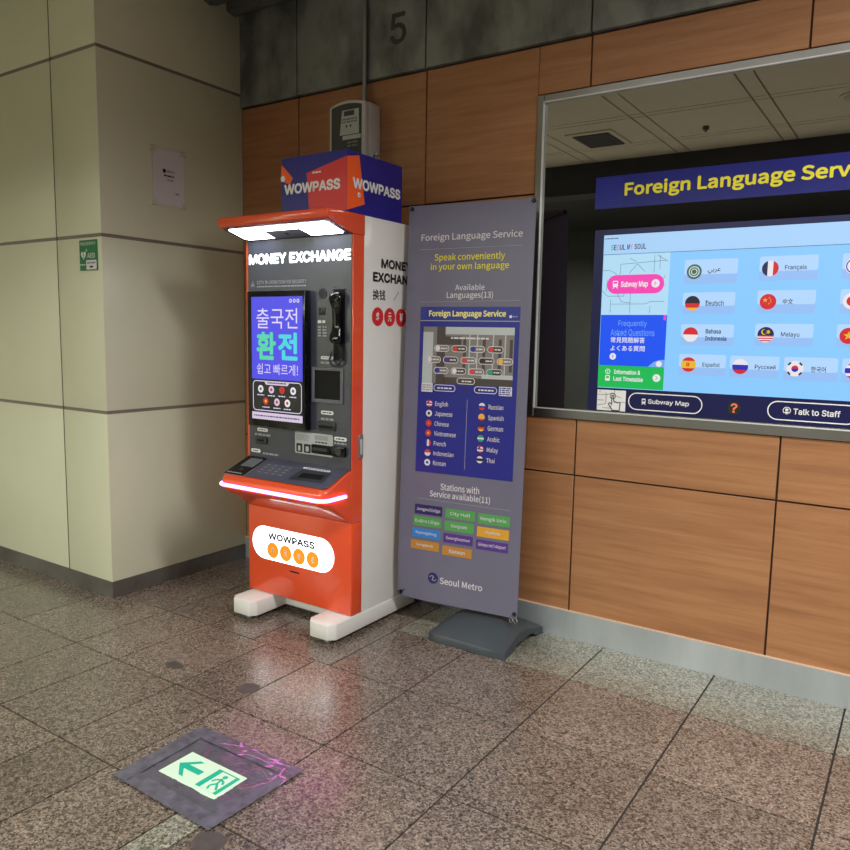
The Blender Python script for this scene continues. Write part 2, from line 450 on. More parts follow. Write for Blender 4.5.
def rr_pts(a0, b0, a1, b1, r, n=6):
    pts = []
    for cx, cy, st in ((a1 - r, b0 + r, -90), (a1 - r, b1 - r, 0), (a0 + r, b1 - r, 90), (a0 + r, b0 + r, 180)):
        for i in range(n + 1):
            q = math.radians(st + 90.0 * i / n); pts.append((cx + r * math.cos(q), cy + r * math.sin(q)))
    return pts
def star(a, b, r, inner=0.4, rot=0.0, n=5):
    return [(a + (r if i % 2 == 0 else r * inner) * math.sin(rot + PI * i / n), b + (r if i % 2 == 0 else r * inner) * math.cos(rot + PI * i / n)) for i in range(2 * n)][::-1]

# ================================================================== SETTING
XL, XR, YF = -4.0, 8.0, -10.0
ZC = 3.36
# floor: granite slabs over a grout bed
fb = MB()
fb.box(XL, XR, YF, 0.02, -0.08, -0.004, 'grout')
xs = [-3.6, -3.1, -2.6, -2.1, -1.6, -1.1, -0.6, -0.1, 0.39, 0.70, 1.11, 1.415, 1.91, 2.412, 2.912, 3.412, 3.912, 4.412, 4.912, 5.412, 5.912, 6.412, 6.912, 7.412]
xs0 = [-3.6, -3.1, -2.6, -2.1, -1.6, -1.1, -0.6, -0.1, 0.40, 0.72, 1.02, 1.50, 1.91, 2.412, 2.912, 3.412, 3.912, 4.412, 4.912, 5.412, 5.912, 6.412, 6.912, 7.412]
ys = [0.02, -0.418, -0.915, -1.42, -1.925, -2.41] + [-2.91 - 0.5 * i for i in range(15)]
for j in range(len(ys) - 1):
    X = [XL] + (xs0 if j < 2 else xs) + [XR]
    for i in range(len(X) - 1):
        g = 0.0036
        grey = (j == 0 and X[i] > 1.4)
        x0, x1, y0, y1 = X[i] + g, X[i + 1] - g, ys[j + 1] + g, ys[j] - g
        if j == 4 and abs(X[i] - 1.415) < 0.01:    # slab split by a pale inlay strip beside the floor sign
            fb.box(x0, 1.80 - g, y0, y1, -0.03, 0, 'granite'); fb.box(1.80 + g, x1, y0, y1, -0.03, 0, 'granite_grey')
        else:
            fb.box(x0, x1, y0, y1, -0.03, 0, 'granite_grey' if grey else 'granite')
PF = Plane((0, 0, 0), (1, 0, 0), (0, 1, 0))
def blob(a, b, ra, rb, seed, n=18):
    R = random.Random(seed)
    return [(a + ra * math.cos(2 * PI * i / n) * R.uniform(.8, 1.1), b + rb * math.sin(2 * PI * i / n) * R.uniform(.8, 1.1)) for i in range(n)]
fb.poly(PF, blob(1.375, -1.27, .045, .045, 3), 'patch', 1)
fb.poly(PF, blob(1.985, -1.995, .055, .05, 4), 'patch', 1)
fb.poly(PF, blob(0.95, -1.31, .05, .03, 5), 'patch', 1)
fb.build('floor', kind='structure')

# back wall: veneer panels, weathered stone band above; the window opening is left open
J = [0.4627 + 0.88 * i for i in range(-1, 10)]
WX0, WX1, WZ0, WZ1 = 1.97, 3.862, 1.066, 2.556
wb = MB()
wb.box(-0.05, WX0, 0.012, 0.30, 0, 3.5, 'gap')
wb.box(WX1, XR, 0.012, 0.30, 0, 3.5, 'gap')
wb.box(WX0, WX1, 0.012, 0.30, 0, WZ0, 'gap'); wb.box(WX0, WX1, 0.012, 0.30, WZ1, 3.5, 'gap')
zr = [(0.10, 0.7995), (0.7995, 2.115), (2.115, 2.782)]
def panel(x0, x1, z0, z1, m):
    if x1 - x0 > 0.03 and z1 - z0 > 0.03: wb.box(x0, x1, 0.0, 0.02, z0, z1, m, 0.0012, 1)
g = 0.004
for i in range(len(J) - 1):
    x0, x1 = max(J[i] + g, 0.001), min(J[i + 1] - g, XR)
    if x1 <= 0.05: continue
    for z0, z1 in zr:
        a, b = z0 + g, z1 - (g if z1 < 2.7 else 0.008)
        if x1 < WX0 or x0 > WX1 or b < WZ0 or a > WZ1: panel(x0, x1, a, b, 'wood'); continue
        # cut round the window opening
        if x0 < WX0: panel(x0, WX0 - 0.002, a, b, 'wood')
        if x1 > WX1: panel(WX1 + 0.002, x1, a, b, 'wood')
        xa, xb = max(x0, WX0), min(x1, WX1)
        if a < WZ0: panel(xa, xb, a, WZ0 - 0.003, 'wood')
        if b > WZ1: panel(xa, xb, WZ1 + 0.006, b, 'wood')
    # stone band proud of the veneer
    wb.box(x0, x1, -0.016, 0.02, 2.786, 3.5, 'stone', 0.0015, 1)
PB = Plane((0, -0.0165, 0), (1, 0, 0), (0, 0, 1))
faded = mat('faded stencil', (58, 56, 54), 0.5, var=0.3, scale=40)
wb.text(PB, '5', 1.12, 2.93, 1.222, 3.085, faded, 1, 0.02)
wb.build('wall_back', kind='structure')

bb = MB()
bb.box(0.0, XR, -0.012, 0.0, 0.0, 0.134, 'steel')
bb.box(0.0, XR, -0.0125, 0.0, 0.134, 0.1385, 'lightedge')
bb.build('baseboard_back', kind='structure')

# projecting wall of cream enamel panels
YP = -0.9664
pb = MB()
pb.box(XL, -0.004, YP + 0.004, 0.30, 0.0, 3.5, 'joint')
Vx = [-0.407 - 0.93 * i for i in range(5)]
zj = [0.088, 1.0086, 1.9279, 2.8552, 3.5]
for a, b in zip(zj, zj[1:]):
    z0, z1 = a + (0.009 if a > 0.1 else 0), b - 0.009
    pb.box(Vx[0] + 0.005, 0.0, YP, 0.0, z0, z1, 'cream', 0.002, 2)
    for i in range(4):
        pb.box(max(Vx[i + 1] + 0.005, XL), Vx[i] - 0.005, YP, YP + 0.05, z0, z1, 'cream', 0.002, 2)
for x in Vx[:4]: pb.box(x - 0.0049, x + 0.0049, YP + 0.0025, YP + 0.01, 0.088, 3.5, 'vjoint')
pb.build('wall_left', kind='structure')
bl = MB()
bl.box(XL, 0.004, YP - 0.004, YP + 0.0, 0, 0.086, 'steeldark'); bl.box(0.0, 0.004, YP, -0.012, 0, 0.086, 'steeldark')
bl.build('baseboard_left', kind='structure')

# ceiling grid (seen in the glass), drop beam and the darker hall beyond
cb = MB()
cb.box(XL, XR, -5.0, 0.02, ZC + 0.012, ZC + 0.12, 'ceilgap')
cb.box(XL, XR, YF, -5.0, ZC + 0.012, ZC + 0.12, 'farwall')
ex = []; x = 0.23 - 5.0
while x < 9: ex += [x, x + 0.13]; x += 1.0
ey = []; y = -0.47
while y > -5: ey += [y, y - 0.09]; y -= 0.935
ex = [XL] + [e for e in ex if XL < e < XR] + [XR]
ey = [-0.02] + [e for e in ey if e > -4.95] + [-4.98]
for i in range(len(ex) - 1):
    for j in range(len(ey) - 1):
        cb.box(ex[i] + 0.007, ex[i + 1] - 0.007, ey[j + 1] + 0.007, ey[j] - 0.007, ZC, ZC + 0.02, 'ceil')
cb.build('ceiling', kind='structure')
tb = MB(); tb.box(XL, XR, -5.15, -4.82, 3.03, ZC + 0.02, 'beam'); tb.build('beam', kind='structure')
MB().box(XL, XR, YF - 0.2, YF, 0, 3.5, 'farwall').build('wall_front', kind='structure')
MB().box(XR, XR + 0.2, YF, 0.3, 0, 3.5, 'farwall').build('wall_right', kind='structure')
MB().box(XL - 0.2, XL, YF, 0.3, 0, 3.5, 'cream').build('wall_end', kind='structure')
# metal trays running along the head of the back wall
t1 = MB(); t1.prism([(-0.018, 3.305), (-0.018, ZC), (-0.115, ZC), (-0.115, 3.30), (-0.06, 3.287)], 'x', 0.0, XR, 'traymetal', 0.003, 1); t1.build('trim_1', kind='structure')
t2 = MB(); t2.prism([(-0.185, 3.305), (-0.185, ZC), (-0.30, ZC), (-0.30, 3.305), (-0.24, 3.288)], 'x', 0.0, XR, 'traymetal', 0.003, 1); t2.build('trim_2', kind='structure')

# ceiling fittings seen mirrored in the glass
v = thing('ceiling_vent', (0.73, -3.90, ZC), 'square louvred air vent in the ceiling, seen mirrored in the dark glass', 'vent')
b = MB(); 
b.prism([(0.50, -4.20), (0.96, -4.20), (0.96, -3.60), (0.50, -3.60)], 'z', ZC - 0.012, ZC, 'ceil', 0.003, 1); b.build('frame', v)
b = MB(); b.box(0.55, 0.91, -4.14, -3.66, ZC - 0.014, ZC - 0.012, 'ceilgap')
for i in range(11): b.box(0.555, 0.905, -4.13 + i * 0.043, -4.11 + i * 0.043, ZC - 0.022, ZC - 0.013, 'midgrey')
b.build('grille', v)
s_ = MB(); s_.tube([(1.72, -3.95, ZC), (1.72, -3.95, ZC - 0.03)], 0.028, 'ceilgap', 14); s_.tube([(1.72, -3.95, ZC - 0.03), (1.72, -3.95, ZC - 0.05)], 0.012, 'pipe', 10)
s_.build('sprinkler', loc=(1.72, -3.95, ZC), label='small dark ceiling sprinkler head, seen mirrored in the glass', cat='sprinkler')
d_ = thing('downlight', (2.95, -3.62, ZC), 'round unlit recessed lamp in the ceiling, seen mirrored in the glass', 'lamp')
b = MB(); b.tube([(2.95, -3.62, ZC), (2.95, -3.62, ZC - 0.012)], 0.14, 'ceil', 28); b.build('rim', d_)
b = MB(); b.tube([(2.95, -3.62, ZC - 0.012), (2.95, -3.62, ZC - 0.018)], 0.11, 'lightgrey', 28); b.build('diffuser', d_)

# ================================================================== LIGHT
def lamp(loc, sx, sy, power, rgb, spread=180, rot=(0, 0, 0)):
    l = bpy.data.lights.new('ceiling_and_fill_lamp', 'AREA'); l.shape = 'RECTANGLE'; l.size = sx; l.size_y = sy
    l.energy = power; l.color = lin(rgb)[:3]; l.spread = math.radians(spread)
    o = bpy.data.objects.new('ceiling_and_fill_lamp', l); COL.objects.link(o); o.location = loc; o.rotation_euler = rot
    return o
lamp((5.0, -1.7, ZC - 0.03), 2.6, 0.35, 172, (252, 250, 248), 160)
lamp((2.6, -2.1, ZC - 0.03), 2.4, 0.3, 8, (250, 250, 248))  # weak fill lamp, added to lift the upper walls; no fitting here
lamp((3.2, -6.85, ZC - 0.04), 4.0, 0.7, 390, (250, 251, 242), 164)
lamp((0.42, -6.85, ZC - 0.04), 1.5, 0.7, 210, (249, 252, 236), 164)
lamp((-2.6, -6.85, ZC - 0.04), 2.2, 0.7, 250, (249, 252, 236), 164)
w = bpy.data.worlds.new('World'); scene.world = w; w.use_nodes = True
w.node_tree.nodes['Background'].inputs['Color'].default_value = (0.9, 0.95, 1.0, 1)
w.node_tree.nodes['Background'].inputs['Strength'].default_value = 0.05

# ================================================================== INFORMATION WINDOW
D = thing('information_display', (2.916, 0.0, WZ0), 'wide dark glass window with lit touchscreen and Foreign Language Service header', 'display')
b = MB()
b.box(WX0, WX0 + 0.034, -0.010, 0.02, WZ0, WZ1, 'chrome', 0.003, 1)
b.box(WX1 - 0.034, WX1, -0.010, 0.02, WZ0, WZ1, 'chrome', 0.003, 1)
b.box(WX0 + 0.034, WX1 - 0.034, -0.010, 0.02, WZ1 - 0.034, WZ1, 'chrome', 0.003, 1)
b.box(WX0 + 0.034, WX1 - 0.034, -0.010, 0.02, WZ0, WZ0 + 0.046, 'chrome', 0.003, 1)
fr_ = b.build('frame', D)
b = MB(); lx0, lx1, lz0, lz1 = WX0 + 0.030, WX1 - 0.030, WZ0 + 0.040, WZ1 - 0.030
b.box(lx0, lx0 + 0.006, -0.0125, 0.004, lz0, lz1, 'lip', 0.001, 1); b.box(lx1 - 0.006, lx1, -0.0125, 0.004, lz0, lz1, 'lip', 0.001, 1)
b.box(lx0 + 0.006, lx1 - 0.006, -0.0125, 0.004, lz1 - 0.006, lz1, 'lip', 0.001, 1); b.box(lx0 + 0.006, lx1 - 0.006, -0.0125, 0.004, lz0, lz0 + 0.006, 'lip', 0.001, 1)
b.build('inner_lip', fr_)
MB().box(WX0 + 0.03, WX1 - 0.03, 0.006, 0.012, WZ0 + 0.04, WZ1 - 0.03, 'glass').build('glass_pane', D)
b = MB()
b.box(WX0 - 0.05, WX1 + 0.05, 0.75, 0.78, WZ0 - 0.05, WZ1 + 0.05, 'voidm')
for xx in (WX0 - 0.05, WX1 + 0.02): b.box(xx, xx + 0.03, 0.3, 0.75, WZ0 - 0.05, WZ1 + 0.05, 'voidm')
for zz in (WZ0 - 0.05, WZ1 + 0.02): b.box(WX0 - 0.05, WX1 + 0.05, 0.3, 0.75, zz, zz + 0.03, 'voidm')
b.build('casing', D)
MB().box(WX0 + 0.036, 2.272, 0.014, 0.05, 1.112, 1.886, 'sidepanel').build('side_panel', D)
PW = Plane((0, 0.0055, 0), (1, 0, 0), (0, 0, 1))
b = MB(); b.rect(PW, 2.266, 2.022, 3.566, 2.162, 'navy', 1)
gm = mat('navy dot pattern', (34, 44, 140), 0.3)
for i in range(12):
    for j in range(11):
        b.rect(PW, 2.270 + i * 0.0105, 2.030 + j * 0.0115, 2.277 + i * 0.0105, 2.038 + j * 0.0115, gm, 2)
hs = b.build('header_strip', D)
wgt = 0.028
full, sub = 'Foreign Language Service', 'Foreign Language Serv'
u1 = 2.401 + (3.275 - 2.401) * glyph_w(full, wgt, 'cjk') / glyph_w(sub, wgt, 'cjk')
b = MB(); b.text(PW, full, 2.401, 2.055, u1, 2.129, 'yellow', 3, wgt, 'cjk'); b.build('lettering', hs)
# screen
b = MB(); b.rect(PW, 2.272, 1.117, 3.56, 1.930, 'navydark', 1); b.build('bezel', D)
b = MB(); b.rect(PW, 2.317, 1.222, 3.515, 1.905, 'e_sky', 2)
b.rect(PW, 2.317, 1.820, 3.515, 1.905, 'e_skyhead', 3); b.rect(PW, 2.317, 1.8185, 3.515, 1.8205, 'e_line', 4)
scr = b.build('screen', D)
b = MB()
x = 2.352
for ch, mt in (('S', 'e_green'), ('E', 'e_ink'), ('O', 'e_pink'), ('U', 'e_ink'), ('L', 'e_ink'), (None, 0), ('M', 'e_ink'), ('Y', 'e_pink'), (None, 0), ('S', 'e_ink'), ('O', 'e_ink'), ('U', 'e_ink'), ('L', 'e_ink')):
    if ch is None: x += 0.006; continue
    wd = 0.0135; b.text(PW, ch, x, 1.838, x + wd * 0.85, 1.861, mt, 4, 0.015); x += wd
b.bars(PW, 2.322, 1.886, 2.385, 1.893, 1, 'e_line', 4); b.build('lettering', scr)
b = MB(); b.rect(PW, 2.319, 1.552, 2.617, 1.818, 'e_map', 3)
R = random.Random(5)
P0 = [[(2.32, 1.75), (2.35, 1.75), (2.38, 1.735), (2.39, 1.70), (2.40, 1.74)], [(2.40, 1.735), (2.40, 1.775), (2.60, 1.785)], [(2.44, 1.735), (2.475, 1.775), (2.51, 1.74)],
      [(2.32, 1.66), (2.345, 1.635), (2.42, 1.635), (2.42, 1.68), (2.60, 1.68)], [(2.36, 1.62), (2.36, 1.56), (2.36, 1.60), (2.52, 1.60), (2.54, 1.61), (2.60, 1.61)],
      [(2.45, 1.68), (2.45, 1.56)], [(2.55, 1.81), (2.55, 1.735)], [(2.575, 1.81), (2.575, 1.75)], [(2.56, 1.81), (2.61, 1.78)], [(2.44, 1.80), (2.47, 1.785)], [(2.53, 1.645), (2.57, 1.67), (2.60, 1.72)],
      [(2.39, 1.645), (2.41, 1.61), (2.45, 1.605)], [(2.54, 1.59), (2.54, 1.56)], [(2.34, 1.71), (2.34, 1.66)]]
for pth in P0: b.line(PW, pth, 0.0016, 'e_line', 4)
b.rrect(PW, 2.341, 1.645, 2.597, 1.728, 0.04, 'e_pink', 5)
b.text(PW, 'Subway Map', 2.405, 1.668, 2.527, 1.70, 'e_scrwhite', 7, 0.02)
b.rrect(PW, 2.368, 1.675, 2.392, 1.703, 0.004, 'e_scrwhite', 7); b.rect(PW, 2.372, 1.69, 2.388, 1.699, 'e_pink', 8)
b.line(PW, [(2.368, 1.668), (2.375, 1.675)], 0.003, 'e_scrwhite', 7); b.line(PW, [(2.392, 1.668), (2.385, 1.675)], 0.003, 'e_scrwhite', 7)
b.disc(PW, 2.56, 1.688, 0.018, 'e_scrwhite', 7); b.line(PW, [(2.555, 1.68), (2.563, 1.688), (2.555, 1.696)], 0.003, 'e_pink', 8)
b.build('map_tile', scr)
b = MB(); b.rect(PW, 2.319, 1.325, 2.617, 1.552, 'e_royal', 3)
b.text(PW, 'Frequently', 2.402, 1.496, 2.531, 1.527, 'e_paleblue', 5); b.text(PW, 'Asked Questions', 2.368, 1.457, 2.567, 1.489, 'e_paleblue', 5)
b.text(PW, '常見問題解答', 2.370, 1.428, 2.526, 1.453, 'e_scrwhite', 5, 0.008, 'cjk'); b.text(PW, 'よくある質問', 2.371, 1.391, 2.527, 1.416, 'e_scrwhite', 5, 0.008, 'cjk')
b.disc(PW, 2.383, 1.366, 0.015, 'e_scrwhite', 5); b.line(PW, [(2.379, 1.359), (2.386, 1.366), (2.379, 1.373)], 0.003, 'e_royal', 6)
b.poly(PW, [(2.545, 1.325), (2.617, 1.325), (2.617, 1.357), (2.6, 1.357), (2.57, 1.348)], 'e_paleblue', 4); b.disc(PW, 2.593, 1.339, 0.013, 'e_scrwhite', 5)
b.rect(PW, 2.603, 1.53, 2.613, 1.552, 'e_pink', 5)
b.build('question_tile', scr)
b = MB(); b.rect(PW, 2.317, 1.225, 2.617, 1.325, 'e_green', 3)
b.text(PW, 'Information &', 2.392, 1.287, 2.513, 1.307, 'e_scrwhite', 5, 0.02); b.text(PW, 'Last Timetable', 2.391, 1.256, 2.526, 1.276, 'e_scrwhite', 5, 0.02)
b.ring(PW, [(2.363 + .012 * math.cos(i * .3927), 1.297 + .012 * math.sin(i * .3927)) for i in range(16)], 0.003, 'e_scrwhite', 5); b.rect(PW, 2.3615, 1.291, 2.3645, 1.303, 'e_scrwhite', 5)
b.rrect(PW, 2.352, 1.255, 2.374, 1.28, 0.004, 'e_scrwhite', 5); b.rect(PW, 2.356, 1.266, 2.370, 1.276, 'e_green', 6)
b.disc(PW, 2.586, 1.277, 0.017, 'e_scrwhite', 5); b.line(PW, [(2.582, 1.269), (2.59, 1.277), (2.582, 1.285)], 0.003, 'e_green', 6)
b.build('timetable_tile', scr)
# language buttons
def ar(*c): return ''.join(chr(k) for k in c)
def fl_arab(b, a, c, r):
    b.disc(PW, a, c, r, 'e_flaggreen', 5); b.ring(PW, [(a + r * .72 * math.cos(i * PI / 12), c + r * .72 * math.sin(i * PI / 12)) for i in range(24)], 0.0035, 'e_scrwhite', 6)
    b.ring(PW, [(a + r * .42 * math.cos(i * PI / 12), c + r * .42 * math.sin(i * PI / 12)) for i in range(24)], 0.003, 'e_scrwhite', 6)
def fl_str(*st, vertical=False): return lambda b, a, c, r: b.flag(PW, a, c, r, st, 5, vertical)
def fl_cn(b, a, c, r):
    b.disc(PW, a, c, r, 'e_flagred', 5); b.poly(PW, star(a - r * .35, c + r * .2, r * .33), 'e_flaggold', 6)
    for dx, dy in ((.15, .5), (.33, .25), (.33, -.05), (.12, -.25)): b.poly(PW, star(a + r * dx, c + r * dy, r * .12), 'e_flaggold', 6)
def fl_my(b, a, c, r):
    b.flag(PW, a, c, r, [(.55, 'e_flagnavy')] + [(.075, 'e_flagred'), (.075, 'e_scrwhite')] * 3, 5)
    b.disc(PW, a - r * .2, c + r * .35, r * .36, 'e_flaggold', 6); b.disc(PW, a - r * .08, c + r * .38, r * .30, 'e_flagnavy', 7); b.poly(PW, star(a + r * .28, c + r * .36, r * .3, .6, 0, 7), 'e_flaggold', 7)
def fl_es(b, a, c, r):
    b.flag(PW, a, c, r, [(.25, 'e_flagred'), (.5, 'e_flaggold'), (.25, 'e_flagred')], 5); b.rrect(PW, a - r * .3, c - r * .25, a + r * .12, c + r * .25, r * .1, 'e_flagred', 6); b.rect(PW, a - r * .16, c - r * .1, a - r * .02, c + r * .1, 'e_flaggold', 7)
def fl_kr(b, a, c, r):
    b.disc(PW, a, c, r, 'e_scrwhite', 5); n = 12
    b.poly(PW, [(a + r * .42 * math.cos(PI * i / n), c + r * .42 * math.sin(PI * i / n)) for i in range(n + 1)], 'e_flagred', 6)
    b.poly(PW, [(a + r * .42 * math.cos(PI + PI * i / n), c + r * .42 * math.sin(PI + PI * i / n)) for i in range(n + 1)], 'e_flagblue', 6)
    for sx in (-1, 1):
        for sy in (-1, 1): b.line(PW, [(a + sx * r * .5, c + sy * r * .78), (a + sx * r * .82, c + sy * r * .45)], r * .22, 'e_ink', 6)
def fl_jp(b, a, c, r): b.disc(PW, a, c, r, 'e_scrwhite', 5); b.disc(PW, a, c, r * .6, 'e_flagred', 6)
def fl_vn(b, a, c, r): b.disc(PW, a, c, r, 'e_flagred', 5); b.poly(PW, star(a, c, r * .6), 'e_flaggold', 6)
def fl_un(b, a, c, r):
    b.disc(PW, a, c, r, 'e_scrwhite', 5); b.ring(PW, [(a + r * .9 * math.cos(i * PI / 12), c + r * .9 * math.sin(i * PI / 12)) for i in range(24)], 0.004, 'e_flagblue', 6); b.rect(PW, a - r * .3, c - r * .1, a + r * .3, c + r * .1, 'e_flagblue', 6)
    b.rect(PW, a - r * .06, c - r * .5, a + r * .06, c + r * .5, 'e_flagblue', 6)
ARAB = ar(0xFEF2, 0xFE91, 0xFEAE, 0xFECB)
rows = [
    (2.68, 2.894, 1.683, 1.783, fl_arab, ARAB, (2.776, 2.828), 'Arabic'),
    (2.977, 3.190, 1.689, 1.785, fl_str((.34, 'e_flagnavy'), (.33, 'e_scrwhite'), (.33, 'e_flagred'), vertical=True), 'Français', (3.072, 3.150), 'French'),
    (3.272, 3.486, 1.689, 1.785, fl_un, 'English', (3.37, 3.43), 'English'),
    (2.68, 2.892, 1.556, 1.646, fl_str((.5, 'e_flagblack'), (.3, 'e_flagred'), (.2, 'e_flaggold')), 'Deutsch', (2.776, 2.848), 'German'),
    (2.977, 3.190, 1.560, 1.650, fl_cn, '中文', (3.073, 3.110), 'Chinese'),
    (3.274, 3.486, 1.560, 1.650, fl_jp, '日本語', (3.37, 3.425), 'Japanese'),
    (2.68, 2.895, 1.425, 1.513, fl_str((.5, 'e_flagred'), (.5, 'e_scrwhite')), 'Bahasa\nIndonesia', (2.782, 2.868), 'Indonesian'),
    (2.977, 3.191, 1.429, 1.517, fl_my, 'Melayu', (3.075, 3.142), 'Malay'),
    (3.272, 3.486, 1.429, 1.517, fl_vn, 'Tiếng Việt', (3.37, 3.45), 'Vietnamese'),
    (2.679, 2.872, 1.297, 1.386, fl_es, 'Español', (2.778, 2.848), 'Spanish'),
    (2.888, 3.077, 1.296, 1.385, fl_str((.38, 'e_scrwhite'), (.34, 'e_flagblue'), (.28, 'e_flagred')), 'Русский', (2.986, 3.064), 'Russian'),
    (3.094, 3.286, 1.294, 1.386, fl_kr, '한국어', (3.193, 3.245), 'Korean'),
    (3.300, 3.490, 1.294, 1.386, fl_str((.17, 'e_flagred'), (.17, 'e_scrwhite'), (.32, 'e_flagblue'), (.17, 'e_scrwhite'), (.17, 'e_flagred')), 'ไทย', (3.40, 3.44), 'Thai'),
]
for x0, x1, z0, z1, ff, tx, (ta, tb_), nm in rows:
    b = MB(); b.rrect(PW, x0, z0, x1, z1, 0.008, 'e_buttonlow', 3); b.rrect(PW, x0, z0 + (z1 - z0) * .38, x1, z1, 0.008, 'e_button', 4)
    zc = (z0 + z1) / 2; ff(b, x0 + 0.041, zc, 0.031)
    hh = 0.011 if '\n' not in tx else 0.024
    b.text(PW, tx, ta, zc - hh, tb_, zc + hh, 'e_ink', 6, 0.008, 'def' if nm in ('Arabic', 'Thai') else 'cjk' if ord(tx[0]) > 0x2e00 else 'sans')
    b.build('language_button', scr, label=nm + ' language button with round flag')
# bar under the screen
b = MB(); b.rect(PW, 2.316, 1.117, 3.515, 1.216, 'navydark', 2)
b.rect(PW, 2.318, 1.119, 2.452, 1.213, 'printwhite', 3)
for pth in [[(2.32, 1.19), (2.36, 1.19), (2.39, 1.20)], [(2.32, 1.165), (2.35, 1.165)], [(2.33, 1.213), (2.33, 1.20)], [(2.345, 1.13), (2.38, 1.13), (2.39, 1.15)], [(2.40, 1.213), (2.40, 1.19), (2.43, 1.18)], [(2.32, 1.14), (2.36, 1.15), (2.36, 1.20)], [(2.42, 1.16), (2.45, 1.16)]]:
    b.line(PW, pth, 0.003, 'printgrey', 4)
hand = [(2.388, 1.19), (2.388, 1.150), (2.378, 1.155), (2.372, 1.150), (2.392, 1.121), (2.425, 1.121), (2.428, 1.156), (2.42, 1.16), (2.415, 1.155), (2.407, 1.162), (2.402, 1.157), (2.398, 1.164), (2.396, 1.19), (2.388, 1.19)]
b.line(PW, hand, 0.004, 'printblack', 5)
b.ring(PW, [(2.392 + .014 * math.cos(i * .3927), 1.186 + .014 * math.sin(i * .3927)) for i in range(16)], 0.003, 'printblack', 4)
b.build('button_bar', D)
def pill(name, x0, x1, icon, tx, t0, t1):
    b = MB(); b.ring(PW, rr_pts(x0, 1.130, x1, 1.208, 0.0385), 0.0045, 'printwhite', 4)
    b.text(PW, tx, t0, 1.157, t1, 1.182, 'printwhite', 4, 0.02); icon(b); b.build(name, D)
def ic_train(b):
    b.rrect(PW, 2.526, 1.16, 2.543, 1.183, 0.004, 'printwhite', 4); b.rect(PW, 2.529, 1.170, 2.540, 1.178, 'navy', 5); b.line(PW, [(2.526, 1.156), (2.53, 1.16)], 0.003, 'printwhite', 4); b.line(PW, [(2.543, 1.156), (2.539, 1.16)], 0.003, 'printwhite', 4)
def ic_staff(b):
    b.ring(PW, [(3.117 + .015 * math.cos(i * PI / 10), 1.171 + .015 * math.sin(i * PI / 10)) for i in range(20)], 0.003, 'printwhite', 4); b.disc(PW, 3.117, 1.174, 0.006, 'printwhite', 4)
    b.rrect(PW, 3.108, 1.158, 3.126, 1.166, 0.003, 'printwhite', 4)
pill('map_button', 2.464, 2.788, ic_train, 'Subway Map', 2.554, 2.732)
pill('staff_button', 3.044, 3.368, ic_staff, 'Talk to Staff', 3.141, 3.308)
b = MB(); b.disc(PW, 2.916, 1.166, 0.028, 'printblack', 4); b.text(PW, '?', 2.903, 1.147, 2.929, 1.187, 'orange_q', 5, 0.03); b.build('help_button', D)

# ================================================================== EXCHANGE KIOSK
KX0, KX1 = 0.69, 1.38
KF = -0.625
K = thing('exchange_machine', (1.035, -0.40, 0.0), 'tall orange and white money exchange machine with lit canopy, screen and pink light strip', 'machine')
b = MB(); b.box(KX0, KX1, -0.545, -0.085, 0.10, 1.985, 'white', 0.004, 2); body = b.build('cabinet', K)
PS = Plane((KX1 + 0.0006, 0, 0), (0, 1, 0), (0, 0, 1))
b = MB()
bw = 0.055
wE = glyph_w('EXCHANGE') / glyph_w('EXCHAN', bw) * 0.279; yE1 = -0.479 + wE
b.text(PS, 'EXCHANGE', -0.479, 1.691, yE1, 1.737, 'printblack', 1, bw)
wM = 0.279 / glyph_w('EXCHAN', bw) * glyph_w('MONEY', bw); cM = -0.416
b.build('lettering', body); b = MB()
b.text(PS, 'MONEY', cM, 1.758, cM + wM, 1.803, 'printblack', 1, bw)
b.build('lettering', body); b = MB()
b.text(PS, '换钱', -0.480, 1.607, -0.381, 1.656, 'printblack', 1, 0.014, 'cjk')
b.build('lettering', body); b = MB()
b.line(PS, [(-0.313, 1.611), (-0.273, 1.653)], 0.003, 'printblack', 1)
b.text(PS, '両替', -0.197, 1.607, -0.100, 1.656, 'printblack', 1, 0.014, 'cjk')
b.build('lettering', body)
for i, ch in enumerate('$元¥€'):
    b = MB(); y = -0.440 + 0.0955 * i
    if y > -0.14: break
    b.disc(PS, y, 1.529, 0.0445, 'printred', 1)
    f = 'cjk' if ch == '元' else 'sans'
    b.text(PS, ch, y - 0.014, 1.508, y + 0.014, 1.551, 'printwhite', 2, 0.02 if f == 'sans' else 0.01, f); b.build('currency_emblem', body)
# orange shell : lower door, ledge, frame round the dark panel
b = MB()
# side and front frame strips
b.box(KX0, KX1, KF + 0.004, -0.545, 0.105, 0.5555, 'orange', 0.002, 2)
b.box(KX0, 0.706, KF, -0.545, 0.556, 1.8945, 'orange', 0.002, 1)
b.box(1.374, KX1, KF, -0.545, 0.556, 1.8945, 'orange', 0.002, 1)
b.box(0.70, 1.376, -0.60, -0.545, 0.54, 1.89, 'orange')
sh = b.build('front_shell', K)
b = MB(); b.box(KX0 + 0.002, KX1 - 0.002, KF - 0.001, KF + 0.012, 0.108, 0.556, 'orange', 0.004, 2)
lowdoor = b.build('lower_door', K)
PD = Plane((0, KF - 0.001, 0), (1, 0, 0), (0, 0, 1))
b = MB(); b.rrect(PD, 0.721, 0.287, 1.276, 0.459, 0.085, 'e_white', 2); ls = b.build('light_sign', lowdoor)
b = MB(); b.text(PD, 'WOWPASS', 0.834, 0.394, 1.153, 0.432, 'e_signgrey', 4, 0.06)
b.build('lettering', lowdoor)
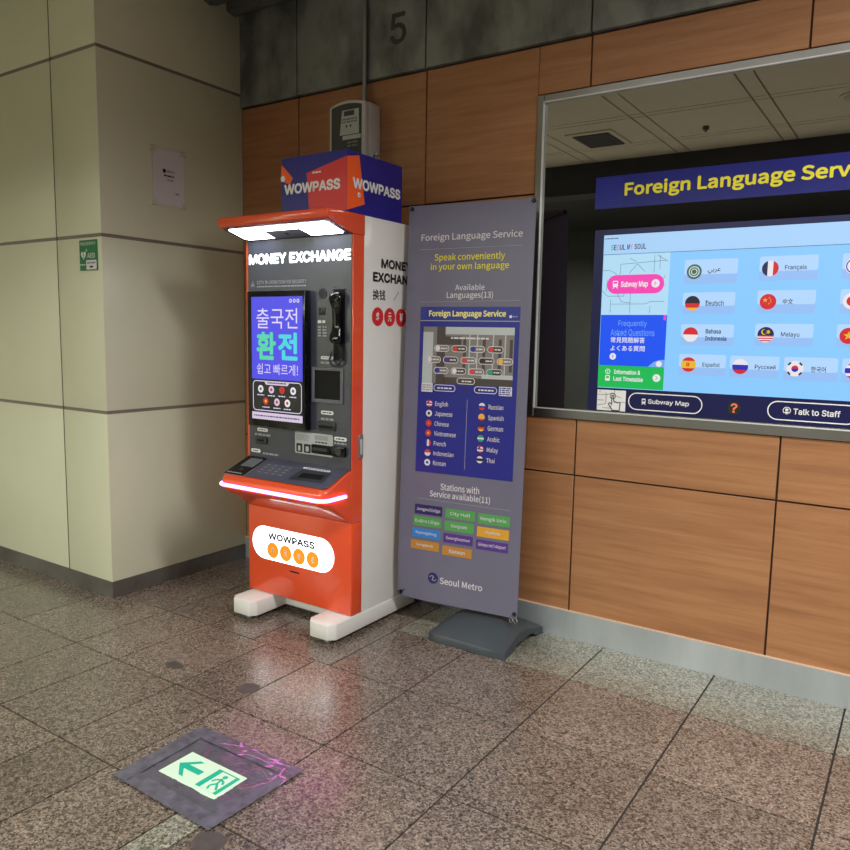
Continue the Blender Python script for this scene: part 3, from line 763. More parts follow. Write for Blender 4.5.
for cx, ch in zip((0.867, 0.957, 1.048, 1.139), '$元¥€'):
    b = MB(); b.disc(PD, cx, 0.340, 0.041, 'e_coin', 4)
    f = 'cjk' if ch == '元' else 'sans'
    b.text(PD, ch, cx - 0.011, 0.324, cx + 0.011, 0.356, 'printwhite', 5, 0.03 if f == 'sans' else 0.015, f); b.build('currency_emblem', lowdoor)
b = MB(); b.rrect(PD, 0.985, 0.250, 1.05, 0.257, 0.003, 'black', 2); b.build('latch', lowdoor)
# ledge, lofted with rounded corners in plan
def ledge_ring(z, d, inset=0.0008, r=0.05, back=KF + 0.001):
    x0, x1 = KX0 + inset, KX1 - inset; yf = KF - d; r = min(r, max(d, 0.001)); n = 8
    p = [(x0, back, z), (x0, yf + r, z)]
    for i in range(1, n + 1):
        q = PI / 2 * i / n; p.append((x0 + r - r * math.cos(q), yf + r - r * math.sin(q), z))
    for i in range(0, n + 1):
        q = PI / 2 * i / n; p.append((x1 - r + r * math.sin(q), yf + r - r * math.cos(q), z))
    p += [(x1, back, z)]
    return [Vector(q) for q in p]
b = MB()
b.loft([ledge_ring(.556, .001), ledge_ring(.575, .02), ledge_ring(.645, .150), ledge_ring(.672, .190), ledge_ring(.690, .200), ledge_ring(.712, .200), ledge_ring(.730, .196), ledge_ring(.740, .186), ledge_ring(.812, .002)], 'orange')
ledge = b.build('ledge', K)
# raised pink light strip following the ledge
pth = [Vector((p.x, min(p.y, -0.672), p.z)) for p in ledge_ring(.697, .204, -0.003)[1:-1]]
pth = [Vector((pth[0].x, -0.672, .697))] + pth + [Vector((pth[-1].x, -0.672, .697))]
b = MB(); b.tube(pth, 0.0082, 'e_led', 10); b.build('light_strip', K)
# dark upright panel
b = MB(); b.box(0.7065, 1.3735, KF - 0.002, -0.60, 0.815, 1.895, 'charcoal'); fp = b.build('front_panel', K)
PP = Plane((0, KF - 0.002, 0), (1, 0, 0), (0, 0, 1))
b = MB(); b.text(PP, 'MONEY EXCHANGE', 0.7135, 1.7765, 1.3695, 1.829, 'e_text', 1, 0.06)
b.build('lit_lettering', fp)
b = MB()
b.text(PP, 'CCTV IN OPERATION FOR SECURITY', 0.768, 1.681, 1.099, 1.698, 'printgrey', 1, 0.02)
b.bars(PP, 0.768, 1.664, 1.100, 1.675, 1, 'printgrey', 1, 3)
b.ring(PP, [(0.723, 1.670), (0.755, 1.670), (0.739, 1.699)], 0.004, 'printgrey', 1); b.rect(PP, 0.733, 1.674, 0.745, 1.684, 'printgrey', 1)
b.build('security_lettering', fp)
b = MB(); b.bars(PP, 1.171, 1.490, 1.222, 1.510, 1, 'printwhite', 1, 4); b.bars(PP, 1.171, 1.428, 1.190, 1.482, 4, 'printgrey', 1, 5); b.bars(PP, 1.200, 1.428, 1.226, 1.482, 4, 'printgrey', 1, 6)
b.build('phone_lettering', fp)
for (x0, x1, z0, z1), (xa, xb, za, zb) in zip(((1.190, 1.270, 1.325, 1.339), (1.191, 1.269, 1.064, 1.082), (0.762, 0.838, 0.947, 0.964), (0.717, 0.784, 0.836, 0.854), (1.274, 1.351, 0.945, 0.964)),
                                              ((1.190, 1.271, 1.301, 1.317), (1.191, 1.269, 1.034, 1.051), (0.745, 0.855, 0.922, 0.938), (0.801, 0.913, 0.828, 0.844), (1.274, 1.348, 0.926, 0.940))):
    b = MB(); b.rrect(PP, x0, z0, x1, z1, (z1 - z0) * .49, 'printwhite', 1); b.bars(PP, x0 + .01, z0 + .004, x1 - .01, z1 - .004, 1, 'charcoal', 2, int(x0 * 100))
    b.bars(PP, xa, za, xb, zb, 1, 'printgrey', 1, int(xa * 1000)); b.build('slot_label', fp)
b = MB(); b.tube([(1.200, KF - 0.001, 1.630), (1.200, KF - 0.005, 1.630)], 0.025, 'darkgrey', 24)
for i in range(6):
    for j in range(6):
        if (i - 2.5) ** 2 + (j - 2.5) ** 2 < 8: b.box(1.183 + i * .0068 - .0015, 1.183 + i * .0068 + .0015, KF - 0.0058, KF - 0.005, 1.613 + j * .0068 - .0015, 1.613 + j * .0068 + .0015, 'black')
b.build('speaker_grille', fp)
b = MB(); b.box(1.177, 1.217, KF - 0.006, KF - 0.001, 1.531, 1.566, 'darkgrey', 0.003, 2); b.box(1.19, 1.204, KF - 0.0075, KF - 0.005, 1.541, 1.556, 'blackgloss', 0.002, 1); b.build('camera', fp)
# telephone
b = MB(); b.box(1.266, 1.342, KF - 0.004, KF - 0.001, 1.318, 1.652, 'darkgrey', 0.001, 1); b.box(1.271, 1.337, KF - 0.0048, KF - 0.003, 1.323, 1.647, 'black'); b.build('phone_cradle', fp)
b = MB()
hz = [(1.634, .002, .004), (1.632, .020, .024), (1.618, .028, .036), (1.596, .029, .040), (1.578, .024, .030), (1.56, .021, .024), (1.52, .020, .021), (1.48, .020, .021), (1.455, .022, .026), (1.438, .027, .036), (1.418, .027, .038), (1.402, .020, .026), (1.400, .002, .004)]
rings = []
for z, rx, dep in hz:
    yc = KF - 0.012 - dep * 0.5
    rings.append([Vector((1.303 + 1.2 * rx * math.cos(2 * PI * k / 16), yc - dep * 0.55 * math.sin(2 * PI * k / 16), z)) for k in range(16)])
b.loft(rings, 'blackgloss'); ho = b.build('handset', fp)
b = MB(); pts = []
for i in range(70):
    t = i / 69.0
    x = 1.315 + 0.018 * math.sin(t * 2.4) - 0.06 * t ** 2 * (1 if t > .0 else 0)
    ctrl = [(1.312, 1.402), (1.330, 1.36), (1.322, 1.31), (1.285, 1.295), (1.262, 1.325), (1.275, 1.36)]
    f = t * (len(ctrl) - 1); k = min(int(f), len(ctrl) - 2); q = f - k
    def cr(p0, p1, p2, p3, q): return 0.5 * (2 * p1 + (p2 - p0) * q + (2 * p0 - 5 * p1 + 4 * p2 - p3) * q * q + (3 * p1 - p0 - 3 * p2 + p3) * q ** 3)
    C_ = [ctrl[max(0, min(len(ctrl) - 1, k + d))] for d in (-1, 0, 1, 2)]
    x = cr(*[c[0] for c in C_], q); z = cr(*[c[1] for c in C_], q)
    pts.append((x + .004 * math.cos(i * 1.9), KF - 0.022 + .004 * math.sin(i * 1.9), z))
b.tube(pts, 0.0035, 'darkgrey', 6); b.build('cord', ho)
# payout window
b = MB(); fr = [(1.137, 1.119, 1.329, 1.286)]
x0, z0, x1, z1 = 1.137, 1.119, 1.329, 1.286
for q in ((x0, x0 + .016, z0, z1), (x1 - .016, x1, z0, z1), (x0 + .016, x1 - .016, z0, z0 + .018), (x0 + .016, x1 - .016, z1 - .014, z1)): b.box(q[0], q[1], KF - 0.010, KF - 0.001, q[2], q[3], 'midgrey', 0.002, 1)
b.box(x0 + .014, x1 - .014, KF - 0.0045, KF - 0.001, z0 + .015, z1 - .012, 'black'); b.build('payout_window', fp)
b = MB(); b.box(1.178, 1.283, KF - 0.012, KF - 0.001, 0.990, 1.030, 'darkgrey', 0.003, 1); b.box(1.186, 1.275, KF - 0.0135, KF - 0.011, 1.000, 1.012, 'black'); b.build('receipt_slot', fp)
b = MB(); b.box(0.757, 0.834, KF - 0.012, KF - 0.001, 0.884, 0.917, 'darkgrey', 0.004, 1); b.box(0.775, 0.816, KF - 0.014, KF - 0.011, 0.897, 0.907, 'black'); b.build('coin_slot', fp)
b = MB(); b.rrect(PP, 1.023, 0.862, 1.266, 0.969, 0.008, 'lightgrey', 1)
for x0, x1 in ((1.032, 1.072), (1.082, 1.126)):
    b.rrect(PP, x0, 0.868, x1, 0.911, 0.005, 'printblack', 2); b.rrect(PP, x0 + .012, 0.875, x1 - .012, 0.900, 0.004, 'lightgrey', 3)
b.bars(PP, 1.032, 0.925, 1.115, 0.955, 3, 'printgrey', 2, 9); b.rrect(PP, 1.15, 0.938, 1.235, 0.960, 0.004, 'printgrey', 2); b.bars(PP, 1.155, 0.922, 1.23, 0.932, 1, 'printblack', 2, 11)
b.build('instruction_plate', fp)
b = MB(); b.box(1.137, 1.256, KF - 0.014, KF - 0.002, 0.873, 0.916, 'black', 0.003, 1); b.box(1.150, 1.24, KF - 0.016, KF - 0.013, 0.888, 0.902, 'darkgrey'); b.build('note_slot', fp)
b = MB(); b.box(1.266, 1.349, KF - 0.022, KF - 0.001, 0.872, 0.920, 'blackgloss', 0.006, 2); b.tube([(1.318, KF - .021, .896), (1.318, KF - .027, .896)], .017, 'darkgrey', 18); b.build('card_reader', fp)
# monitor
b = MB(); b.box(0.743, 1.128, -0.672, KF - 0.001, 0.979, 1.645, 'blackgloss', 0.006, 2); mon = b.build('monitor', K)
PM = Plane((0, -0.6722, 0), (1, 0, 0), (0, 0, 1))
b = MB(); b.rect(PM, 0.776, 1.017, 1.116, 1.617, 'e_scrdark', 1); b.rect(PM, 0.776, 1.217, 1.116, 1.617, 'e_blue', 2)
for x in (1.040, 1.064, 1.088): b.ring(PM, [(x + .009 * math.cos(i * .3927), 1.596 + .009 * math.sin(i * .3927)) for i in range(16)], 0.004, 'e_scrwhite', 3)
b.text(PM, '출국전', 0.812, 1.464, 1.085, 1.562, 'e_lilac', 3, -0.004, 'cjk')
b.text(PM, '환', 0.811, 1.312, 0.943, 1.448, 'e_teal', 3, 0.03, 'cjk'); b.text(PM, '전', 0.957, 1.314, 1.085, 1.447, 'e_cyan', 3, 0.03, 'cjk')
b.text(PM, '쉽고 빠르게!', 0.811, 1.241, 1.087, 1.294, 'e_lilac', 3, 0.0, 'cjk')
b.ring(PM, rr_pts(0.783, 1.060, 1.111, 1.209, 0.022), 0.004, 'e_lilac', 3)
b.poly(PM, [(0.875, 1.190), (1.02, 1.190), (1.035, 1.209), (0.860, 1.209)], 'e_pinkwhite', 4); b.bars(PM, 0.885, 1.195, 1.01, 1.205, 1, 'e_ink', 5, 21)
for x, z, m1, m2 in ((0.838, 1.168, 'e_scrwhite', 'e_line'), (0.911, 1.167, 'e_pinkwhite', 'e_scrred'), (0.983, 1.168, 'e_scrred', 'e_scrred'), (1.056, 1.168, 'e_scrwhite', 'e_line'), (0.873, 1.109, 'e_scrred', 'e_flaggold'), (0.948, 1.108, 'e_pinkwhite', 'e_scrred'), (1.018, 1.107, 'e_scrwhite', 'e_scrred')):
    b.disc(PM, x, z, 0.0185, m1, 4, n=20); b.disc(PM, x, z, 0.008, m2, 5, n=12); b.bars(PM, x - .024, z - .034, x + .024, z - .026, 1, 'e_lilac', 4, int(x * 1000))
b.rect(PM, 0.776, 1.017, 1.116, 1.052, 'e_pinkwhite', 3); b.bars(PM, 0.79, 1.029, 1.10, 1.04, 1, 'e_line', 4, 31)
b.build('screen', mon)
# sloping console
cu = Vector((1, 0, 0)); cv = Vector((0, 0.19, 0.0735)).normalized()
PC = Plane((0, -0.811, 0.7425), cu, cv)   # v grows up the slope, 0.2037 long
LC = 0.1995
b = MB(); b.poly(PC, [(0.715, 0.012), (1.355, 0.012), (1.372, 0.03), (1.372, LC), (0.702, LC), (0.702, 0.03)], 'charcoal2', 4); con = b.build('console', K)
def fv(f): return 0.2037 * (1 - f)
b = MB(); b.rect(PC, 0.708, fv(.95), 0.842, fv(.06), 'blackgloss', 6); b.rect(PC, 0.742, fv(.55), 0.830, fv(.16), 'midgrey', 7); b.rect(PC, 0.765, fv(.72), 0.79, fv(.62), 'darkgrey', 7); b.bars(PC, 0.715, fv(.90), 0.82, fv(.84), 1, 'printgrey', 7, 41)
b.line(PC, [(0.712, fv(.975)), (0.848, fv(.975)), (0.848, fv(.6))], 0.003, 'printgrey', 6); b.build('passport_scanner', con)
b = MB()
for i in range(4):
    for j in range(4): b.rrect(PC, 0.885 + i * .047, fv(.72) + j * .024, 0.920 + i * .047, fv(.72) + j * .024 + .015, 0.003, 'midgrey', 6); b.rect(PC, 0.898 + i * .047, fv(.72) + j * .024 + .005, 0.907 + i * .047, fv(.72) + j * .024 + .010, 'printgrey', 7)
b.build('keypad', con)
b = MB(); b.poly(PC, [(1.112, fv(.78)), (1.318, fv(.72)), (1.300, fv(.30)), (1.118, fv(.31))], 'darkgrey', 6); b.poly(PC, [(1.150, fv(.66)), (1.290, fv(.62)), (1.282, fv(.42)), (1.152, fv(.44))], 'black', 7); b.build('cash_tray', con)
b = MB(); b.rrect(PC, 1.115, fv(.27), 1.283, fv(.20), 0.005, 'printwhite', 7); b.bars(PC, 1.125, fv(.26), 1.275, fv(.21), 1, 'charcoal2', 8, 43); b.build('printed_labels', con)
# lock on the side
b = MB(); b.box(KX1 - .002, KX1 + 0.006, -0.580, -0.548, 0.862, 0.976, 'pipe', 0.003, 2); b.box(KX1 + .005, KX1 + 0.009, -0.572, -0.556, 0.88, 0.955, 'lightgrey', 0.002, 1); b.build('lock', K)
# canopy
b = MB(); b.prism([(-0.546, 1.985), (-0.797, 1.985), (-0.805, 1.977), (-0.805, 1.947), (-0.797, 1.940), (-0.625, 1.8935), (-0.546, 1.8935)], 'x', 0.688, 1.385, 'orange', 0.004, 2)
can = b.build('canopy', K)
su = Vector((1, 0, 0)); sv = Vector((0, 0.165, -0.045)).normalized()
PU = Plane((0, -0.79, 1.938 - 0.0012), su, sv)   # underside, v grows towards the cabinet
PU.n = Vector((0, -0.045, -0.165)).normalized()
def flip(poly): return poly[::-1]
b = MB(); b.poly(PU, flip(rr_pts(0.700, 0.002, 1.374, 0.168, 0.02)), 'charcoal', 1)
b.build('underside_panel', can)
b = MB()
b.poly(PU, flip([(0.735, 0.016), (1.338, 0.016), (1.352, 0.028), (1.352, 0.068), (1.145, 0.068), (0.918, 0.068), (0.722, 0.068), (0.722, 0.028)]), 'e_lamp', 3)
b.poly(PU, flip([(0.722, 0.068), (0.918, 0.068), (0.912, 0.150), (0.740, 0.150), (0.722, 0.135)]), 'e_lamp', 3)
b.poly(PU, flip([(1.145, 0.068), (1.352, 0.068), (1.352, 0.135), (1.335, 0.150), (1.150, 0.150)]), 'e_lamp', 3)
b.build('lamp_panel', can)
b = MB(); b.poly(PU, flip([(0.92, 0.070), (1.143, 0.070), (1.148, 0.156), (0.914, 0.156)]), 'midgrey', 3); b.disc(PU, 1.03, 0.11, 0.012, 'black', 4); b.build('camera_plate', can)
# base with two forward feet
b = MB()
out = [(0.70, -0.090), (0.70, -0.735), (0.728, -0.768), (0.835, -0.768), (0.862, -0.735), (0.862, -0.53), (1.222, -0.53), (1.222, -0.735), (1.248, -0.768), (1.356, -0.768), (1.384, -0.735), (1.384, -0.090)]
b.prism(out, 'z', 0.022, 0.102, 'white', 0.008, 2); bs = b.build('base', K)
for fx, fy in ((0.79, -0.715), (1.32, -0.715), (0.78, -0.14), (1.31, -0.14)):
    b = MB(); b.tube([(fx, fy, 0.0005), (fx, fy, 0.01), (fx, fy, 0.024)], [.018, .018, .010], 'pipe', 14); b.build('foot', bs)

# box sign standing on top
SX0, SX1, SY0, SY1, SZ0, SZ1 = 0.952, 1.353, -0.640, -0.217, 1.9855, 2.262
S = thing('box_sign', (1.15, -0.44, SZ0), 'navy and orange printed box sign standing on top of the exchange machine', 'sign')
b = MB(); b.box(SX0, SX1, SY0, SY1, SZ0, SZ1, 'navybox', 0.0015, 1); b.build('box', S)
PFt = Plane((0, SY0 - 0.0002, 0), (1, 0, 0), (0, 0, 1)); PSd = Plane((SX1 + 0.0002, 0, 0), (0, 1, 0), (0, 0, 1))
b = MB(); b.poly(PFt, [(1.128, 2.012), (SX1, 1.997), (SX1, 2.232), (1.112, 2.180)], 'redprint', 1)
b.poly(PFt, [(SX0, 2.160), (1.007, 2.137), (1.026, 2.167), (SX0, 2.236)], 'orangecard', 1)
b.poly(PSd, [(SY0, 1.997), (-0.512, 2.040), (-0.553, 2.250), (SY0, 2.232)], 'orangecard', 1)
b.disc(PFt, 0.962, 2.168, 0.014, 'printwhite', 2); b.bars(PFt, 1.15, 2.172, 1.205, 2.184, 1, 'printwhite', 2, 51)
b.rrect(PSd, -0.563, 2.066, -0.545, 2.086, 0.003, 'printwhite', 2); b.rect(PSd, -0.557, 2.069, -0.551, 2.079, 'orangecard', 3)
b.build('card_graphic', S)
b = MB(); b.text(PFt, 'WOWPASS', 0.972, 2.092, 1.316, 2.140, 'printwhite', 3, 0.05); b.build('lettering', S); b = MB(); b.text(PSd, 'WOWPASS', -0.600, 2.100, -0.235, 2.149, 'printwhite', 3, 0.05); b.build('lettering', S)

# ================================================================== BANNER STAND
BN = thing('banner_stand', (1.88, -0.22, 0.0), 'slate grey poster banner about foreign language service on a weighted plastic foot', 'banner')
TL, TR, BR_, BL_ = Vector((1.434, -.241, 2.065)), Vector((2.061, -.171, 2.065)), Vector((2.069, -.244, .133)), Vector((1.442, -.314, .133))
e = (BR_ - BL_).normalized(); up = (TL - BL_).normalized(); PO = Plane(BL_, e, up)
Wp, Hp = (BR_ - BL_).length, (TL - BL_).length
b = MB()
# sheet with a slight curl of the free lower corner
nu, nv = 14, 20; vs = []; fs = []
for side in (0, 1):
    for j in range(nv + 1):
        for i in range(nu + 1):
            u, v = -0.016 + (Wp + 0.016) * i / nu, Hp * j / nv
            lift = -0.015 * max(0, 1 - u / 0.18) ** 2 * max(0, 1 - v / 0.25) ** 2
            vs.append(PO.p(u, v) + PO.n * (-(0.0015 if side else 0) + lift))
S1 = (nu + 1) * (nv + 1)
for j in range(nv):
    for i in range(nu):
        a = j * (nu + 1) + i
        fs.append((a, a + 1, a + nu + 2, a + nu + 1)); fs.append((S1 + a, S1 + a + nu + 1, S1 + a + nu + 2, S1 + a + 1))
b.raw(vs, fs, 'poster', True); sheet = b.build('poster', BN)
b = MB()
b.text(PO, 'Foreign Language Service', 0.056, 1.755, 0.573, 1.797, 'f_white', 2, 0.006, 'cjk')
b.line(PO, [(0.05, 1.7235), (0.576, 1.7265)], 0.0022, 'printgrey', 2)
b.build('lettering', sheet); b = MB()
b.text(PO, 'Speak conveniently', 0.131, 1.660, 0.492, 1.702, 'yellow', 2, 0.01, 'cjk')
b.text(PO, 'in your own language', 0.112, 1.616, 0.514, 1.657, 'yellow', 2, 0.01, 'cjk')
b.build('lettering', sheet); b = MB()
b.text(PO, 'Available', 0.246, 1.528, 0.397, 1.556, 'f_white', 2, 0.006, 'cjk')
b.text(PO, 'Languages(13)', 0.203, 1.483, 0.441, 1.522, 'f_white', 2, 0.006, 'cjk')
b.line(PO, [(0.065, 1.473), (0.576, 1.479)], 0.0018, 'printgrey', 2)
b.build('lettering', sheet); b = MB()
b.text(PO, 'Stations with', 0.208, 0.566, 0.413, 0.600, 'f_white', 2, 0.006, 'cjk')
b.text(PO, 'Service available(11)', 0.151, 0.521, 0.470, 0.560, 'f_white', 2, 0.006, 'cjk')
b.line(PO, [(0.08, 0.512), (0.576, 0.507)], 0.0018, 'printgrey', 2)
b.build('lettering', sheet); b = MB()
b.text(PO, 'Seoul Metro', 0.224, 0.100, 0.449, 0.134, 'f_white', 2, 0.008, 'cjk')
b.disc(PO, 0.185, 0.122, 0.028, 'p_navy', 2)
sw = [(0.185 + 0.018 * math.cos(t * .35 + 2.3) * (1 - t * .03), 0.122 + 0.018 * math.sin(t * .35 + 2.3)) for t in range(9)]
b.line(PO, [(0.166, 0.127), (0.178, 0.134), (0.190, 0.130), (0.180, 0.114), (0.192, 0.110), (0.204, 0.117)], 0.004, 'printgrey', 3)
b.build('lettering', sheet)
b = MB(); b.rect(PO, 0.066, 0.645, 0.578, 1.450, 'posternavy', 2)
b.rect(PO, 0.066, 1.386, 0.578, 1.450, 'posterblue', 3); b.rect(PO, 0.066, 1.382, 0.578, 1.386, 'printgrey', 3)
b.text(PO, 'Foreign Language Service', 0.112, 1.396, 0.509, 1.434, 'paleyellow', 4, 0.028, 'cjk')
b.disc(PO, 0.533, 1.405, 0.007, 'f_white', 4); b.bars(PO, 0.543, 1.401, 0.566, 1.409, 1, 'printgrey', 4, 61)
# little photograph of the service window
b.rect(PO, 0.086, 1.040, 0.556, 1.355, 'ph_mid', 3)
b.rect(PO, 0.086, 1.082, 0.14, 1.33, 'ph_pale', 4); b.rect(PO, 0.16, 1.082, 0.205, 1.355, 'ph_dark', 4); b.rect(PO, 0.205, 1.32, 0.556, 1.355, 'ph_pale', 4); b.rect(PO, 0.205, 1.27, 0.29, 1.31, 'ph_dark', 4)
b.rect(PO, 0.20, 1.082, 0.556, 1.115, 'ph_dark', 4); b.rect(PO, 0.40, 1.115, 0.556, 1.135, 'ph_pale', 4)
for x in (0.33, 0.37, 0.45, 0.51): b.rect(PO, x, 1.13, x + .006, 1.32, 'ph_pale', 4)
for x in (0.30, 0.40, 0.48, 0.535): b.rect(PO, x, 1.15, x + .015, 1.3, 'ph_dark', 4)
b.rect(PO, 0.086, 1.040, 0.556, 1.082, 'posternavy', 5)
b.rect(PO, 0.086, 1.040, 0.146, 1.082, 'f_white', 6); b.rect(PO, 0.492, 1.040, 0.556, 1.082, 'f_white', 6); b.bars(PO, 0.495, 1.042, 0.552, 1.08, 4, 'posterblue', 7, 63); b.bars(PO, 0.09, 1.045, 0.142, 1.078, 3, 'printgrey', 7, 64)
b.ring(PO, rr_pts(0.152, 1.046, 0.268, 1.078, 0.0155), 0.003, 'f_white', 6); b.bars(PO, 0.172, 1.056, 0.25, 1.067, 1, 'f_white', 6, 65)
b.ring(PO, rr_pts(0.366, 1.046, 0.482, 1.078, 0.0155), 0.003, 'f_white', 6); b.bars(PO, 0.388, 1.056, 0.465, 1.067, 1, 'f_white', 6, 66); b.disc(PO, 0.318, 1.06, 0.011, 'p_navy', 6)
b.bars(PO, 0.235, 1.296, 0.43, 1.309, 1, 'f_white', 6, 67)
R = random.Random(8)
fc = ['f_white', 'f_red', 'f_blue', 'f_red', 'f_white', 'p_purple', 'f_red', 'f_black', 'f_gold', 'f_blue', 'f_white', 'f_red', 'f_green', 'f_blue']
k = 0
for z, x0, n in ((1.252, 0.148, 4), (1.198, 0.105, 5), (1.146, 0.148, 4)):
    for i in range(n):
        x = x0 + i * 0.0925
        b.rrect(PO, x, z - .016, x + .08, z + .016, 0.0155, 'ph_dark' if i % 2 else 'ph_mid', 5); b.ring(PO, rr_pts(x, z - .016, x + .08, z + .016, 0.0155), 0.003, 'f_white', 6)
        b.disc(PO, x + .019, z, 0.0125, fc[k % 14], 6); b.bars(PO, x + .036, z - .005, x + .07, z + .005, 1, 'f_white', 6, 70 + k); k += 1
b.ring(PO, rr_pts(0.274, 1.085, 0.368, 1.115, 0.0145), 0.003, 'f_white', 6); b.bars(PO, 0.30, 1.094, 0.35, 1.104, 1, 'f_white', 6, 88)
# language list
b.line(PO, [(0.332, 1.013), (0.332, 0.678)], 0.0022, 'printgrey', 3)
def Lf(*st, vertical=False): return lambda b, a, c, r: b.flag(PO, a, c, r, st, 4, vertical)
def L_en(b, a, c, r): b.flag(PO, a, c, r, [(.2, 'f_red'), (.2, 'f_white')] * 2 + [(.2, 'f_red')], 4); b.poly(PO, [(a - r, c), (a, c), (a, c + r)], 'f_blue', 5)
def L_dot(bg, fg, q=.5): return lambda b, a, c, r: (b.disc(PO, a, c, r, bg, 4), b.disc(PO, a, c, r * q, fg, 5))
left = [('English', L_en), ('Japanese', L_dot('f_white', 'f_black', .42)), ('Chinese', L_dot('f_red', 'f_gold', .2)), ('Vietnamese', L_dot('f_red', 'f_gold', .4)), ('French', Lf((.34, 'f_blue'), (.33, 'f_white'), (.33, 'f_red'), vertical=True)), ('Indonesian', Lf((.5, 'f_red'), (.5, 'f_white'))), ('Korean', L_dot('f_white', 'f_blue', .4))]
right = [('Russian', Lf((.4, 'f_white'), (.3, 'f_blue'), (.3, 'f_red'))), ('Spanish', Lf((.25, 'f_gold'), (.5, 'f_gold'), (.25, 'f_red'))), ('German', Lf((.4, 'f_black'), (.3, 'f_red'), (.3, 'f_gold'))), ('Arabic', Lf((.4, 'f_green'), (.2, 'f_white'), (.4, 'f_green'))), ('Malay', L_en), ('Thai', Lf((.3, 'f_white'), (.4, 'f_black'), (.3, 'f_white')))]
cw = (0.231 - 0.162) / glyph_w('English', 0.004, 'cjk')
for lst, cx, tx, z0, dz in ((left, 0.131, 0.163, 0.984, -0.0483), (right, 0.409, 0.443, 0.985, -0.0505)):
    for i, (nm, ff) in enumerate(lst):
        z = z0 + dz * i; ff(b, cx, z, 0.0165)
        desc = any(c in 'gpy' for c in nm)
        b.text(PO, nm, tx, z - (0.017 if desc else 0.011), tx + cw * glyph_w(nm, 0.004, 'cjk'), z + 0.012, 'f_white', 4, 0.004, 'cjk')
b.build('language_panel', sheet)
tags = [('Jongno5(o)ga', 'p_navy', 0.071, 0.434, 0.222, 0.482), ('City Hall', 'p_green', 0.240, 0.432, 0.396, 0.479), ('Hongik Univ.', 'p_green', 0.413, 0.427, 0.575, 0.477),
        ('Euljiro1(il)ga', 'p_green', 0.066, 0.375, 0.219, 0.422), ('Gangnam', 'p_green', 0.237, 0.371, 0.393, 0.419), ('Hyehwa', 'p_amber', 0.410, 0.364, 0.573, 0.413),
        ('Myeongdong', 'p_sky', 0.061, 0.317, 0.216, 0.362), ('Gwanghwamun', 'p_purple', 0.233, 0.311, 0.390, 0.357), ("Gimpo Int'l Airport", 'p_purple', 0.408, 0.303, 0.571, 0.350),
        ('Gongdeok', 'p_bronze', 0.055, 0.256, 0.212, 0.302), ('Itaewon', 'p_bronze', 0.230, 0.248, 0.388, 0.295)]
for nm, m, x0, z0, x1, z1 in tags:
    b = MB(); b.rect(PO, x0, z0, x1, z1, m, 2); h = z1 - z0; wd = min(0.0105 * len(nm) + .01, (x1 - x0) * .86); c = (x0 + x1) / 2
    b.text(PO, nm, c - wd / 2, z0 + h * .28, c + wd / 2, z0 + h * .72, 'f_white', 4, 0.004, 'cjk'); b.build('station_tag', sheet)
# pole frame behind the sheet, corner clips
b = MB(); back = -PO.n * 0.018
def q(u, v, d=0.018): return PO.p(u, v) - PO.n * d
pole_x = 0.44
b.tube([Vector((1.885, -0.215, 0.10)), q(pole_x, 0.3, .03), q(pole_x, 1.2, .025), q(pole_x - .02, 1.86, .022)], 0.011, 'darkgrey', 10); b.build('pole', BN)
for u, v in ((0.000, Hp - 0.014), (Wp - 0.012, Hp - 0.012), (0.000, 0.02), (Wp - 0.015, 0.02)):
    b = MB(); b.tube([q(pole_x - (.02 if v > 1 else 0), 1.86 if v > 1 else 0.3, .024), q(u, v, .012)], 0.004, 'darkgrey', 8); b.build('arm', BN)
    b = MB(); b.tube([q(u, v, .014), q(u, v, -0.004)], 0.010, 'black', 12); b.tube([q(u, v, -.004), q(u, v, -0.008)], 0.006, 'darkgrey', 12); b.build('clip', BN)
# weighted foot: humped bridge with two feet
prof_top = [(-0.430, .034), (-0.425, .040), (-0.30, .100), (-0.235, .112), (-0.17, .108), (-0.05, .062), (-0.018, .045)]
prof_bot = [(-0.018, .002), (-0.075, .002), (-0.115, .042), (-0.20, .058), (-0.285, .045), (-0.335, .002), (-0.430, .002)]
prof_bot = [(-0.018, .001), (-0.072, .001), (-0.11, .034), (-0.17, .050), (-0.23, .048), (-0.285, .026), (-0.315, .001), (-0.430, .001)]
rings = []
for x, s, ins in ((1.690, .62, .012), (1.705, .72, .004), (1.77, 1.0, 0), (1.88, 1.04, 0), (2.00, 1.0, 0), (2.085, .74, .004), (2.102, .62, .012)):
    ring = []
    for y, z in prof_top: ring.append(Vector((x + (0.02 * (1 - abs(y + .22) / .21) * (1 if x < 1.8 else -1 if x > 1.96 else 0)), max(-0.43 + ins, min(-0.014 - ins, y)), max(.034, z * s) if z > .036 else z)))
    for y, z in prof_bot: ring.append(Vector((x + (0.02 * (1 - abs(y + .22) / .21) * (1 if x < 1.8 else -1 if x > 1.96 else 0)), max(-0.43 + ins, min(-0.014 - ins, y)), z * min(1, s * 1.1))))
    rings.append(ring)
b = MB(); b.loft(rings, 'base_rubber'); bw_ = b.build('foot_weight', BN)
for uu in (Wp - .035, Wp - .012):
    b = MB(); c0 = Vector((1.895 + (uu - .44) * .98, -0.262, 0.128))
    b.tube([c0 + Vector((.012 * math.cos(t * .45), -.006 * math.cos(t * .45), .012 * math.sin(t * .45))) for t in range(15)], 0.0025, 'pipe', 6); b.build('ring', BN)

